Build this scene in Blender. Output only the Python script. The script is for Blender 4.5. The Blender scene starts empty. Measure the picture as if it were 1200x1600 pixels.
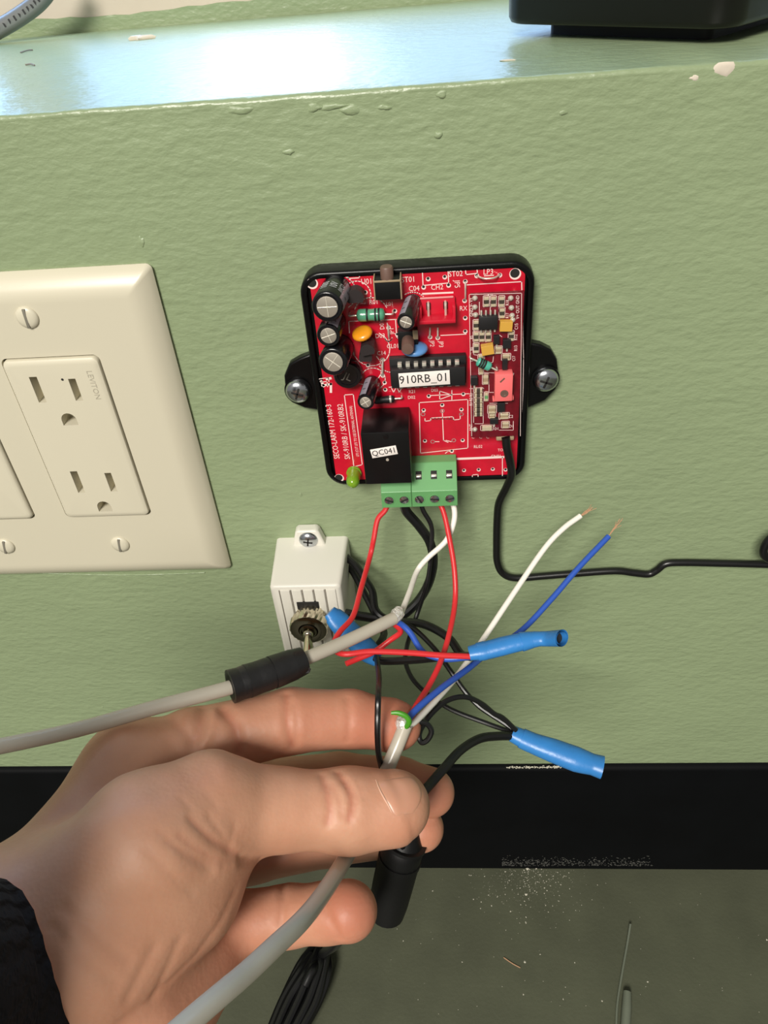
import bpy, bmesh, math, random
import numpy as np
from mathutils import Matrix, Vector

# ------------------------------------------------------------------ camera, light, exposure
# working units: millimetres; x along the wall, y into the wall (wall face y=0, room y<0), z up from the outlet centre
CAM = np.array([127.276, -227.604, 138.698])
YAW, PITCH, ROLL, FPX = 0.09706, 0.66554, -0.09087, 1176.5
FLOOR = -314.0
LEDGE = 103.4
S = 0.001

def cam_axes():
    cy, sy, cp, sp, cr, sr = math.cos(YAW), math.sin(YAW), math.cos(PITCH), math.sin(PITCH), math.cos(ROLL), math.sin(ROLL)
    rz = np.array([[cy, -sy, 0], [sy, cy, 0], [0, 0, 1]])
    right, fwd, up = np.array([1, 0, 0.]), np.array([0, cp, -sp]), np.array([0, sp, cp])
    return rz @ np.array([cr*right + sr*up, -sr*right + cr*up, fwd]).T
CM = cam_axes()
def ray(px, py): return CM @ np.array([(px-600)/FPX, (800-py)/FPX, 1.0])
def W(px, py, off=0.0):                       # point 'off' mm in front of the wall
    d = ray(px, py); return CAM + d*((-off-CAM[1])/d[1])
def Zp(px, py, z):                            # point on the level z
    d = ray(px, py); return CAM + d*((z-CAM[2])/d[2])
def D(px, py, dep): return CAM + ray(px, py)*dep
def depth(X): return float((np.asarray(X)-CAM) @ CM[:, 2])
def mw(v):                                    # mm -> scene metres, floor at z=0
    v = np.asarray(v, float); return np.stack([v[..., 0], v[..., 1], v[..., 2]-FLOOR], -1)*S

scene = bpy.context.scene
COL = scene.collection
cd = bpy.data.cameras.new('camera')
cd.sensor_fit = 'HORIZONTAL'; cd.sensor_width = 36.0; cd.lens = FPX/1200*36.0
cd.clip_start = 0.005; cd.clip_end = 50
cam = bpy.data.objects.new('camera', cd); COL.objects.link(cam)
m4 = Matrix.Identity(4)
for i in range(3):
    m4[i][0] = CM[i, 0]; m4[i][1] = CM[i, 1]; m4[i][2] = -CM[i, 2]; m4[i][3] = mw(CAM)[i]
cam.matrix_world = m4
cd.dof.use_dof = False
scene.camera = cam

wld = bpy.data.worlds.new('room_ambient'); scene.world = wld; wld.use_nodes = True
bg = wld.node_tree.nodes['Background']
bg.inputs[0].default_value = (1.0, 0.97, 0.92, 1); bg.inputs[1].default_value = 0.27

def area(name, loc, target, size, power, col):
    l = bpy.data.lights.new(name, 'AREA'); l.energy = power; l.color = col; l.shape = 'SQUARE'; l.size = size
    o = bpy.data.objects.new(name, l); COL.objects.link(o)
    o.location = mw(loc); t = Vector(mw(target)) - o.location
    o.rotation_euler = t.to_track_quat('-Z', 'Y').to_euler()
    return o
area('ceiling_lamp', (-420, -2000, 1650), (120, 0, -40), 0.8, 92.0, (1.0, 0.95, 0.87))

vs = scene.view_settings
vs.view_transform = 'Standard'; vs.look = 'None'; vs.gamma = 1.0; vs.exposure = 0.0; vs.use_curve_mapping = False

# ------------------------------------------------------------------ materials
def lin(c):
    r = []
    for x in c:
        x /= 255.0
        r.append(x/12.92 if x <= 0.04045 else ((x+0.055)/1.055)**2.4)
    return tuple(r) + (1.0,)

def mat(name, rgb, rough=0.5, metal=0.0, var=0.0, vscale=60.0, bump=0.0, bscale=300.0, bdist=0.0005, spec=0.5, coat=0.0,
        sss=0.0, emit=None, estr=0.0, trans=0.0, rgb2=None, detail=4.0):
    m = bpy.data.materials.new(name); m.use_nodes = True
    nt = m.node_tree; p = nt.nodes['Principled BSDF']
    p.inputs['Base Color'].default_value = lin(rgb)
    p.inputs['Roughness'].default_value = rough; p.inputs['Metallic'].default_value = metal
    p.inputs['Specular IOR Level'].default_value = spec; p.inputs['Coat Weight'].default_value = coat
    p.inputs['Transmission Weight'].default_value = trans
    if sss:
        p.inputs['Subsurface Weight'].default_value = sss
        p.inputs['Subsurface Radius'].default_value = (1.0, 0.35, 0.18); p.inputs['Subsurface Scale'].default_value = 0.003
    if emit:
        p.inputs['Emission Color'].default_value = lin(emit); p.inputs['Emission Strength'].default_value = estr
    tc = nt.nodes.new('ShaderNodeTexCoord')
    if var or rgb2:
        n = nt.nodes.new('ShaderNodeTexNoise'); n.inputs['Scale'].default_value = vscale; n.inputs['Detail'].default_value = detail
        nt.links.new(tc.outputs['Object'], n.inputs['Vector'])
        r = nt.nodes.new('ShaderNodeValToRGB')
        a = lin(rgb); b = lin(rgb2) if rgb2 else tuple(min(1, x*(1+var)) for x in a[:3])+(1,)
        if not rgb2: a = tuple(x*(1-var) for x in a[:3])+(1,)
        r.color_ramp.elements[0].color = a; r.color_ramp.elements[1].color = b
        r.color_ramp.elements[0].position = 0.32; r.color_ramp.elements[1].position = 0.68
        nt.links.new(n.outputs['Fac'], r.inputs['Fac']); nt.links.new(r.outputs['Color'], p.inputs['Base Color'])
    if bump:
        n = nt.nodes.new('ShaderNodeTexNoise'); n.inputs['Scale'].default_value = bscale; n.inputs['Detail'].default_value = 3.0
        nt.links.new(tc.outputs['Object'], n.inputs['Vector'])
        b = nt.nodes.new('ShaderNodeBump'); b.inputs['Strength'].default_value = bump; b.inputs['Distance'].default_value = bdist
        nt.links.new(n.outputs['Fac'], b.inputs['Height']); nt.links.new(b.outputs['Normal'], p.inputs['Normal'])
    return m

def wall_paint(name, rgb, rough, peel, lump, spec=0.5):
    """rolled paint: small orange-peel stipple and broad lumps"""
    m = mat(name, rgb, rough, var=0.035, vscale=14.0, spec=spec)
    nt = m.node_tree; p = nt.nodes['Principled BSDF']; tc = nt.nodes.new('ShaderNodeTexCoord')
    n1 = nt.nodes.new('ShaderNodeTexNoise'); n1.inputs['Scale'].default_value = 300.0; n1.inputs['Detail'].default_value = 3.0
    n2 = nt.nodes.new('ShaderNodeTexNoise'); n2.inputs['Scale'].default_value = 60.0; n2.inputs['Detail'].default_value = 3.0
    mp = nt.nodes.new('ShaderNodeMapping'); mp.inputs['Scale'].default_value = (0.75, 1, 1.5); nt.links.new(tc.outputs['Object'], mp.inputs['Vector'])
    for n in (n1, n2): nt.links.new(mp.outputs['Vector'], n.inputs['Vector'])
    b1 = nt.nodes.new('ShaderNodeBump'); b1.inputs['Strength'].default_value = 1.0; b1.inputs['Distance'].default_value = peel
    b2 = nt.nodes.new('ShaderNodeBump'); b2.inputs['Strength'].default_value = 1.0; b2.inputs['Distance'].default_value = lump
    nt.links.new(n1.outputs['Fac'], b1.inputs['Height']); nt.links.new(n2.outputs['Fac'], b2.inputs['Height'])
    nt.links.new(b2.outputs['Normal'], b1.inputs['Normal']); nt.links.new(b1.outputs['Normal'], p.inputs['Normal'])
    return m

M = {}
M['wall'] = wall_paint('green_wall_paint', (137, 152, 117), 0.42, 0.00048, 0.0007)
M['ledge'] = wall_paint('green_gloss_paint', (137, 152, 117), 0.33, 0.0004, 0.0006)
M['floor'] = mat('shaded_floor_green', (76, 79, 62), 0.55, var=0.10, vscale=40, bump=0.4, bscale=500, bdist=0.0003)  # darker than the floor paint: the shade lying there is in the colour
M['base'] = mat('black_vinyl_base', (6, 7, 9), 0.6, var=0.2, vscale=30, spec=0.1)
M['beige'] = mat('beige_paint', (196, 184, 168), 0.5, var=0.05, vscale=30)
M['chip'] = mat('bare_plaster', (206, 196, 180), 0.8, var=0.06, vscale=300)
M['cream'] = mat('cream_plastic', (203, 197, 176), 0.33, bump=0.05, bscale=900, bdist=0.0001)
M['cream2'] = mat('cream_device_plastic', (206, 200, 179), 0.36)
M['slotgrey'] = mat('slot_shadow_grey', (120, 116, 104), 0.6)
M['emboss'] = mat('embossed_plastic', (172, 166, 148), 0.5)
M['dark'] = mat('dark_recess', (28, 26, 24), 0.7)
M['black'] = mat('black_housing_plastic', (7, 7, 8), 0.3, spec=0.3, bump=0.1, bscale=1200, bdist=0.0001)
M['matblack'] = mat('matt_black_plastic', (12, 12, 13), 0.5, spec=0.3, bump=0.15, bscale=1500, bdist=0.0001)
M['relay'] = mat('relay_plastic', (14, 13, 14), 0.36, spec=0.35, bump=0.1, bscale=700, bdist=0.0001)
M['pcb'] = mat('red_solder_mask', (196, 18, 44), 0.28, var=0.10, vscale=220, coat=0.3)
M['pcb2'] = mat('dark_red_solder_mask', (108, 12, 28), 0.3, var=0.2, vscale=500, coat=0.3)
M['silk'] = mat('white_silkscreen_ink', (238, 214, 208), 0.6)
M['silkdim'] = mat('pink_silkscreen_ink', (228, 150, 150), 0.6)
M['silver'] = mat('bright_tin', (226, 220, 206), 0.28, metal=0.55)
M['alu'] = mat('capacitor_aluminium', (176, 168, 156), 0.42, metal=0.55)
M['score'] = mat('score_mark', (232, 226, 212), 0.4, metal=0.3)
M['sleeve'] = mat('black_shrink_sleeve', (16, 16, 20), 0.22)
M['stripe'] = mat('grey_stripe_ink', (150, 146, 158), 0.3)
M['stripe2'] = mat('violet_grey_stripe_ink', (128, 118, 132), 0.3)
M['capprint'] = mat('capacitor_print', (206, 206, 214), 0.5)
M['zinc'] = mat('zinc_screw_steel', (196, 200, 206), 0.22, metal=1.0, bump=0.2, bscale=800, bdist=0.0001)
M['chrome'] = mat('nickel_plating', (206, 198, 176), 0.18, metal=1.0)
M['reflnickel'] = mat('nickel_painted_reflection', (112, 106, 92), 0.2, metal=1.0)  # dark reflection on the bushing face, put into the metal colour
M['tealgreen'] = mat('green_resistor_enamel', (82, 150, 118), 0.22, coat=0.5)
M['teal'] = mat('turquoise_enamel', (76, 168, 146), 0.25, coat=0.5)
M['orange'] = mat('orange_ceramic', (226, 146, 28), 0.3, coat=0.3)
M['bluecer'] = mat('blue_ceramic', (92, 142, 200), 0.3, coat=0.3)
M['brown'] = mat('brown_plastic', (104, 80, 70), 0.5)
M['epoxy'] = mat('black_epoxy', (40, 33, 34), 0.55)
M['ic'] = mat('chip_epoxy', (24, 23, 25), 0.5)
M['redplastic'] = mat('red_connector_nylon', (196, 24, 48), 0.35)
M['green'] = mat('green_terminal_nylon', (98, 156, 98), 0.4, var=0.05, vscale=100)
M['led'] = mat('green_led_epoxy', (132, 176, 44), 0.16, trans=0.25, coat=0.4, sss=0.3)
M['label'] = mat('white_paper_label', (238, 230, 224), 0.6)
M['ink'] = mat('black_ink', (24, 22, 24), 0.6)
M['pink'] = mat('pink_trimmer_plastic', (240, 112, 112), 0.45)
M['yellow'] = mat('yellow_tantalum', (206, 158, 66), 0.4)
M['smdbody'] = mat('smd_dark_body', (60, 54, 46), 0.5)
M['smdend'] = mat('smd_tin_end', (216, 202, 172), 0.4, metal=0.4)
M['smdtan'] = mat('smd_tan_body', (158, 138, 110), 0.5)
M['white'] = mat('white_abs', (216, 213, 202), 0.42, bump=0.1, bscale=1400, bdist=0.0001)
M['drab'] = mat('drab_grey', (120, 114, 104), 0.8)
M['blackwire'] = mat('black_wire_pvc', (14, 14, 15), 0.34)
M['bluewire'] = mat('blue_wire_pvc', (44, 84, 176), 0.42)
M['whitewire'] = mat('white_wire_pvc', (236, 232, 222), 0.42)
M['redwire'] = mat('red_wire_pvc', (206, 44, 48), 0.36)
M['greenwire'] = mat('green_wire_pvc', (66, 142, 30), 0.4)
M['grey'] = mat('grey_cable_jacket', (178, 172, 158), 0.27, var=0.03, vscale=60)
M['bluetape'] = mat('blue_vinyl_tape', (48, 122, 190), 0.36, var=0.06, vscale=120, bump=0.3, bscale=260, bdist=0.0006)
M['blacktape'] = mat('black_vinyl_tape', (24, 24, 25), 0.42, bump=0.4, bscale=300, bdist=0.0005)
M['foil'] = mat('shield_foil', (228, 226, 220), 0.25, metal=0.45, bump=0.8, bscale=900, bdist=0.0008)
M['copper'] = mat('bare_copper', (206, 164, 130), 0.4, metal=0.4)
M['dust'] = mat('pale_plaster_dust', (188, 184, 168), 0.9)
M['greydust'] = mat('grey_lint_dust', (62, 62, 58), 0.95)
M['offcut'] = mat('dull_green_jacket', (104, 110, 96), 0.5)
M['sweater'] = None
M['cablegrey'] = mat('dark_grey_cable', (120, 122, 122), 0.3, metal=0.2)
M['printdark'] = mat('dark_print', (40, 40, 42), 0.6)
M['devblack'] = mat('glossy_black_case', (12, 11, 11), 0.3, spec=0.35)

def sweater():
    m = mat('charcoal_knit', (27, 26, 28), 0.95, spec=0.2)
    nt = m.node_tree; p = nt.nodes['Principled BSDF']; tc = nt.nodes.new('ShaderNodeTexCoord')
    w = nt.nodes.new('ShaderNodeTexWave'); w.inputs['Scale'].default_value = 110; w.inputs['Distortion'].default_value = 2.5
    w.inputs['Detail'].default_value = 2; w.inputs['Detail Scale'].default_value = 3
    b = nt.nodes.new('ShaderNodeBump'); b.inputs['Distance'].default_value = 0.0012; b.inputs['Strength'].default_value = 0.8
    nt.links.new(tc.outputs['Object'], w.inputs['Vector']); nt.links.new(w.outputs['Fac'], b.inputs['Height'])
    nt.links.new(b.outputs['Normal'], p.inputs['Normal'])
    return m
M['sweater'] = sweater()

def skin():
    m = bpy.data.materials.new('skin'); m.use_nodes = True
    nt = m.node_tree; p = nt.nodes['Principled BSDF']; tc = nt.nodes.new('ShaderNodeTexCoord')
    a = nt.nodes.new('ShaderNodeAttribute'); a.attribute_name = 'flush'
    n = nt.nodes.new('ShaderNodeTexNoise'); n.inputs['Scale'].default_value = 90; n.inputs['Detail'].default_value = 5
    nt.links.new(tc.outputs['Object'], n.inputs['Vector'])
    r = nt.nodes.new('ShaderNodeValToRGB'); r.color_ramp.elements[0].position = 0.3; r.color_ramp.elements[1].position = 0.7
    r.color_ramp.elements[0].color = lin((188, 140, 112)); r.color_ramp.elements[1].color = lin((198, 152, 124))
    nt.links.new(n.outputs['Fac'], r.inputs['Fac'])
    mx = nt.nodes.new('ShaderNodeMix'); mx.data_type = 'RGBA'
    nt.links.new(a.outputs['Fac'], mx.inputs[0]); nt.links.new(r.outputs['Color'], mx.inputs[6])
    mx.inputs[7].default_value = lin((180, 104, 82))
    nt.links.new(mx.outputs[2], p.inputs['Base Color'])
    p.inputs['Roughness'].default_value = 0.5; p.inputs['Specular IOR Level'].default_value = 0.4
    p.inputs['Subsurface Weight'].default_value = 0.25; p.inputs['Subsurface Radius'].default_value = (1.0, 0.35, 0.2)
    p.inputs['Subsurface Scale'].default_value = 0.0025
    v = nt.nodes.new('ShaderNodeTexVoronoi'); v.inputs['Scale'].default_value = 900
    n2 = nt.nodes.new('ShaderNodeTexNoise'); n2.inputs['Scale'].default_value = 260; n2.inputs['Detail'].default_value = 4
    for q in (v, n2): nt.links.new(tc.outputs['Object'], q.inputs['Vector'])
    b1 = nt.nodes.new('ShaderNodeBump'); b1.inputs['Distance'].default_value = 0.00006; b1.inputs['Strength'].default_value = 0.6
    b2 = nt.nodes.new('ShaderNodeBump'); b2.inputs['Distance'].default_value = 0.00011; b2.inputs['Strength'].default_value = 0.6
    nt.links.new(v.outputs['Distance'], b1.inputs['Height']); nt.links.new(n2.outputs['Fac'], b2.inputs['Height'])
    nt.links.new(b1.outputs['Normal'], b2.inputs['Normal']); nt.links.new(b2.outputs['Normal'], p.inputs['Normal'])
    return m
M['skin'] = skin()
M['nail'] = mat('fingernail', (194, 142, 116), 0.33, coat=0.1, sss=0.2)
M['nailrim'] = mat('cuticle', (206, 162, 138), 0.6)

# ------------------------------------------------------------------ mesh helpers (millimetres in, metres out)
def wl(o):
    v = Vector((0, 0, 0))
    while o is not None:
        v += o.location; o = o.parent
    return np.array(v)

def tag(o, label=None, cat=None, group=None, kind=None):
    if label: o['label'] = label
    if cat: o['category'] = cat
    if group: o['group'] = group
    if kind: o['kind'] = kind
    return o

def empty(name, base, label=None, cat=None, group=None, kind=None):
    o = bpy.data.objects.new(name, None); COL.objects.link(o); o.location = mw(base); o.empty_display_size = 0.005
    return tag(o, label, cat, group, kind)

def orth(t):
    t = t/np.linalg.norm(t)
    a = np.array([0, 0, 1.]) if abs(t[2]) < 0.9 else np.array([1., 0, 0])
    u = np.cross(t, a); u /= np.linalg.norm(u); return t, u, np.cross(t, u)

def spline(pts, n=10):
    pts = [np.asarray(p, float) for p in pts]
    P = [2*pts[0]-pts[1]] + pts + [2*pts[-1]-pts[-2]]
    out = []
    for i in range(1, len(P)-2):
        p0, p1, p2, p3 = P[i-1:i+3]
        for k in range(n):
            t = k/n
            out.append(0.5*((2*p1)+(-p0+p2)*t+(2*p0-5*p1+4*p2-p3)*t*t+(-p0+3*p1-3*p2+p3)*t**3))
    out.append(pts[-1])
    return np.array(out)

class MB:
    def __init__(s): s.v = []; s.f = []; s.m = []
    def add(s, v, f, m=0):
        b = len(s.v); s.v += [tuple(map(float, x)) for x in v]; s.f += [tuple(b+i for i in q) for q in f]; s.m += [m]*len(f); return s
    def box(s, c, size, bev=0.0, m=0, rot=0.0, seg=2, R=None):
        bm = bmesh.new(); bmesh.ops.create_cube(bm, size=1.0)
        for v in bm.verts: v.co = Vector((v.co.x*size[0], v.co.y*size[1], v.co.z*size[2]))
        if bev > 0: bmesh.ops.bevel(bm, geom=bm.edges[:], offset=bev, segments=seg, profile=0.5, affect='EDGES')
        if R is None: R = Matrix.Rotation(rot, 3, 'Y')
        bm.verts.index_update()
        s.add([tuple(R @ v.co + Vector(tuple(c))) for v in bm.verts], [[v.index for v in f.verts] for f in bm.faces], m); bm.free(); return s
    def tube(s, path, r, n=12, m=0, cap=True, flat=None):
        path = np.asarray(path, float); k = len(path); rr = np.broadcast_to(np.asarray(r, float), (k,)) if np.ndim(r) == 0 else np.interp(np.linspace(0, 1, k), np.linspace(0, 1, len(r)), r)
        T = np.gradient(path, axis=0); T /= np.linalg.norm(T, axis=1)[:, None]+1e-12
        _, u, _ = orth(T[0]); V = []
        for i in range(k):
            u = u - T[i]*np.dot(u, T[i]); u /= np.linalg.norm(u); w = np.cross(T[i], u)
            for j in range(n):
                a = 2*math.pi*j/n; V.append(path[i] + rr[i]*(math.cos(a)*u + math.sin(a)*w*(flat or 1)))
        F = [(i*n+j, i*n+(j+1) % n, (i+1)*n+(j+1) % n, (i+1)*n+j) for i in range(k-1) for j in range(n)]
        if cap: F += [tuple(range(n))[::-1], tuple((k-1)*n+j for j in range(n))]
        return s.add(V, F, m)
    def lathe(s, prof, base, axis=(0, -1, 0), n=24, m=0, a0=0.0):
        t, u, w = orth(np.asarray(axis, float)); base = np.asarray(base, float); V = []; F = []
        for r, h in prof:
            for j in range(n):
                a = a0+2*math.pi*j/n; V.append(base + t*h + r*(math.cos(a)*u + math.sin(a)*w))
        k = len(prof)
        F = [(i*n+j, i*n+(j+1) % n, (i+1)*n+(j+1) % n, (i+1)*n+j) for i in range(k-1) for j in range(n)]
        F += [tuple(range(n))[::-1], tuple((k-1)*n+j for j in range(n))]
        return s.add(V, F, m)
    def prism(s, poly, off0, off1, m=0):
        """outline given as (x, z) pairs, standing from off0 to off1 mm in front of the wall"""
        n = len(poly)
        V = [(x, -off0, z) for x, z in poly]+[(x, -off1, z) for x, z in poly]
        F = [(j, (j+1) % n, n+(j+1) % n, n+j) for j in range(n)]+[tuple(range(n))[::-1], tuple(range(n, 2*n))]
        return s.add(V, F, m)
    def build(s, name, mats, parent=None, base=None, angle=35, smooth=True, kind=None):
        v = mw(np.array(s.v))
        if parent is not None: o0 = wl(parent)
        elif base is not None: o0 = mw(base)
        else: lo = v.min(0); hi = v.max(0); o0 = np.array([(lo[0]+hi[0])/2, (lo[1]+hi[1])/2, lo[2]])
        me = bpy.data.meshes.new(name); me.from_pydata((v-o0).tolist(), [], s.f)
        if not isinstance(mats, (list, tuple)): mats = [mats]
        for mm in mats: me.materials.append(M[mm] if isinstance(mm, str) else mm)
        me.polygons.foreach_set('material_index', s.m)
        bm = bmesh.new(); bm.from_mesh(me); bmesh.ops.recalc_face_normals(bm, faces=bm.faces[:]); bm.to_mesh(me); bm.free()
        if smooth:
            me.polygons.foreach_set('use_smooth', [True]*len(me.polygons)); me.set_sharp_from_angle(angle=math.radians(angle))
        me.update()
        o = bpy.data.objects.new(name, me); COL.objects.link(o)
        if parent is not None: o.parent = parent
        else: o.location = Vector(o0)
        if kind: o['kind'] = kind
        return o

def rrect(x0, x1, z0, z1, r, n=6):
    out = []
    for cx, cz, a in ((x1-r, z1-r, 0), (x0+r, z1-r, 90), (x0+r, z0+r, 180), (x1-r, z0+r, 270)):
        for k in range(n+1):
            t = math.radians(a+90*k/n); out.append((cx+r*math.cos(t), cz+r*math.sin(t)))
    return out

def loops(mb, rings, m=0, cap0=True, cap1=True):
    n = len(rings[0]); V = [p for r in rings for p in r]
    F = [(i*n+j, i*n+(j+1) % n, (i+1)*n+(j+1) % n, (i+1)*n+j) for i in range(len(rings)-1) for j in range(n)]
    if cap0: F.append(tuple(range(n))[::-1])
    if cap1: F.append(tuple((len(rings)-1)*n+j for j in range(n)))
    return mb.add(V, F, m)

def cut(o, mb):
    """carve the closed shapes in mb out of o"""
    v = mw(np.array(mb.v))-wl(o)
    me = bpy.data.meshes.new('cutter'); me.from_pydata(v.tolist(), [], mb.f)
    bm = bmesh.new(); bm.from_mesh(me); bmesh.ops.recalc_face_normals(bm, faces=bm.faces[:]); bm.to_mesh(me); bm.free()
    c = bpy.data.objects.new('cutter', me); COL.objects.link(c); c.location = Vector(wl(o))
    md = o.modifiers.new('cut', 'BOOLEAN'); md.object = c; md.operation = 'DIFFERENCE'; md.solver = 'EXACT'
    bpy.context.view_layer.update()
    new = bpy.data.meshes.new_from_object(o.evaluated_get(bpy.context.evaluated_depsgraph_get()))
    o.modifiers.clear(); old = o.data; nm = old.name; o.data = new; bpy.data.meshes.remove(old); new.name = nm
    bpy.data.objects.remove(c); bpy.data.meshes.remove(me)
    new.polygons.foreach_set('use_smooth', [True]*len(new.polygons)); new.set_sharp_from_angle(angle=math.radians(30))

def lettering(body, centre, height, matname, parent, rot=0.0, name='lettering', thick=0.03, squeeze=1.0, axes=None):
    """flat printed letters on a face that looks into the room (or in the plane of 'axes')"""
    c = bpy.data.curves.new('t', 'FONT'); c.body = body; c.align_x = 'CENTER'; c.align_y = 'CENTER'; c.size = 1.0; c.resolution_u = 2
    ob = bpy.data.objects.new('t', c); COL.objects.link(ob)
    bpy.context.view_layer.update()
    me = bpy.data.meshes.new_from_object(ob.evaluated_get(bpy.context.evaluated_depsgraph_get()))
    bpy.data.objects.remove(ob); bpy.data.curves.remove(c)
    k = height/0.70
    co = np.array([v.co[:] for v in me.vertices])*k; co[:, 0] *= squeeze
    F = [tuple(p.vertices) for p in me.polygons]; bpy.data.meshes.remove(me)
    cr, sr = math.cos(rot), math.sin(rot)
    xy = np.stack([co[:, 0]*cr-co[:, 1]*sr, co[:, 0]*sr+co[:, 1]*cr], 1)
    ax, ay = (np.array([1., 0, 0]), np.array([0, 0, 1.])) if axes is None else (np.asarray(axes[0], float), np.asarray(axes[1], float))
    nn = np.cross(ax, ay)
    V = np.asarray(centre, float) + xy[:, :1]*ax + xy[:, 1:]*ay + nn*thick
    mb = MB(); mb.add(V, F)
    v = mw(np.array(mb.v)); me = bpy.data.meshes.new(name); me.from_pydata((v-wl(parent)).tolist(), [], F); me.materials.append(M[matname])
    o = bpy.data.objects.new(name, me); COL.objects.link(o); o.parent = parent
    return o

def wire(pts, n=9):
    """pts: (px, py, depth) with depth None between known ones, or a 3-D point"""
    q = []
    for p in pts:
        if isinstance(p, np.ndarray):
            d = p-CAM; c = d @ CM; q.append([600+FPX*c[0]/c[2], 800-FPX*c[1]/c[2], c[2]])
        else: q.append(list(p)+[None]*(3-len(p)))
    L = [0.0]
    for a, b in zip(q, q[1:]): L.append(L[-1]+math.hypot(a[0]-b[0], a[1]-b[1]))
    known = [(l, p[2]) for l, p in zip(L, q) if p[2] is not None]
    ds = np.interp(L, [k[0] for k in known], [k[1] for k in known])
    return spline([D(p[0], p[1], d) for p, d in zip(q, ds)], n)

random.seed(7)
RNG = np.random.default_rng(7)

# ------------------------------------------------------------------ the setting
XL, XR = -1400.0, 1700.0
YB = 229.0                                   # back of the ledge
o = MB().box(((XL+XR)/2, 10, (FLOOR-30+LEDGE-1.6)/2), (XR-XL, 20, LEDGE-1.6-FLOOR+30)).build('wall_front', 'wall')
tag(o, 'green painted low wall with rolled paint texture carrying the circuit board', kind='structure'); wall = o

mb = MB()                                    # ledge with a soft, slightly wavy nose
xs = np.concatenate([np.linspace(XL, -160, 10), np.linspace(-150, 330, 161), np.linspace(340, XR, 10)])
prof = [(0.0, -1.7), (0.0, -1.2), (0.25, -0.55), (0.8, -0.15), (1.6, 0.0), (60, 0), (YB, 0), (YB, -20), (3, -20)]
wob = 0.35*np.sin(xs*0.05)+0.25*np.sin(xs*0.21+1)+0.18*np.sin(xs*0.67+2)
V = []
for x, w in zip(xs, wob):
    for i, (y, z) in enumerate(prof):
        V.append((x, y-(0.25*w if 1 <= i <= 3 else 0), LEDGE+z+(0.35*w if i in (2, 3) else 0)))
n = len(prof)
F = [(i*n+j, (i+1)*n+j, (i+1)*n+(j+1) % n, i*n+(j+1) % n) for i in range(len(xs)-1) for j in range(n)]
F += [tuple(range(n)), tuple((len(xs)-1)*n+j for j in range(n))[::-1]]
o = mb.add(V, F).build('trim_1', 'ledge', angle=50); tag(o, 'glossy green painted ledge top reflecting the window', kind='structure'); ledge = o

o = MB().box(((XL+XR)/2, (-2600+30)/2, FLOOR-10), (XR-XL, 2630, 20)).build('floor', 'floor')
tag(o, 'green painted floor with dust, shade put into its colour', kind='structure'); floor = o

mb = MB()                                    # vinyl base strip: rounded top lip
prof = [(0, FLOOR), (-3.2, FLOOR), (-3.2, -212.6), (-2.8, -211.2), (-1.6, -210.2), (0, -209.8)]
V = [(x, y, z) for x in (XL, XR) for y, z in prof]; n = len(prof)
F = [(j, (j+1) % n, n+(j+1) % n, n+j) for j in range(n)]+[tuple(range(n)), tuple(range(n, 2*n))[::-1]]
o = mb.add(V, F).build('baseboard_front', 'base', angle=50); tag(o, 'black vinyl baseboard below the green wall', kind='structure'); baseb = o

# wall behind the ledge with the window it reflects
o = MB().box(((XL+XR)/2, YB+40, LEDGE-20+19), (XR-XL, 80, 38)).build('wall_back', 'beige')
tag(o, 'beige wall strip behind the ledge', kind='structure'); wallb = o
poly = []
for x in np.linspace(XL, XR, 400):
    poly.append((x, LEDGE+7.0+0.8*math.sin(x*0.05)+0.35*math.sin(x*0.31)))
V = [(x, YB-0.5, LEDGE-1) for x, z in poly]+[(x, YB-0.5, z) for x, z in poly]; k = len(poly)
V += [(x, YB+0.5, z) for x, z in poly]
F = [(i, i+1, k+i+1, k+i) for i in range(k-1)]+[(k+i, k+i+1, 2*k+i+1, 2*k+i) for i in range(k-1)]
MB().add(V, F).build('paint_line', 'wall', parent=wallb)
win = empty('window_1', (150, YB+20, LEDGE+28), 'low wide daylight window behind the green ledge', kind='structure')
fr = MB()
fr.box((0, YB+25, LEDGE+19.5), (1400, 50, 3), 0.5); fr.box((0, YB+25, LEDGE+380), (1400, 50, 40), 1)
for x in (-675, -95, 285, 660): fr.box((x, YB+25, LEDGE+195), (34, 40, 360), 1)
fr.build('window_frame', 'beige', parent=win)
for k, (a, b, e, c) in enumerate(((-660, -118, 5.6, (140, 190, 255)), (-72, -22, 3.0, (140, 190, 255)), (-22, 6, 4.2, (170, 208, 255)), (6, 78, 6.2, (205, 226, 255)), (78, 102, 4.0, (170, 208, 255)), (102, 268, 2.6, (140, 190, 255)), (302, 642, 2.0, (140, 190, 255)))):
    M['day%d' % k] = mat('daylit_glass', (200, 225, 255), 0.1, emit=c, estr=e)       # brighter sky shows through the middle pane
    MB().box(((a+b)/2, YB+30, LEDGE+191), (b-a, 4, 340)).build('pane', 'day%d' % k, parent=win)

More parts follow.
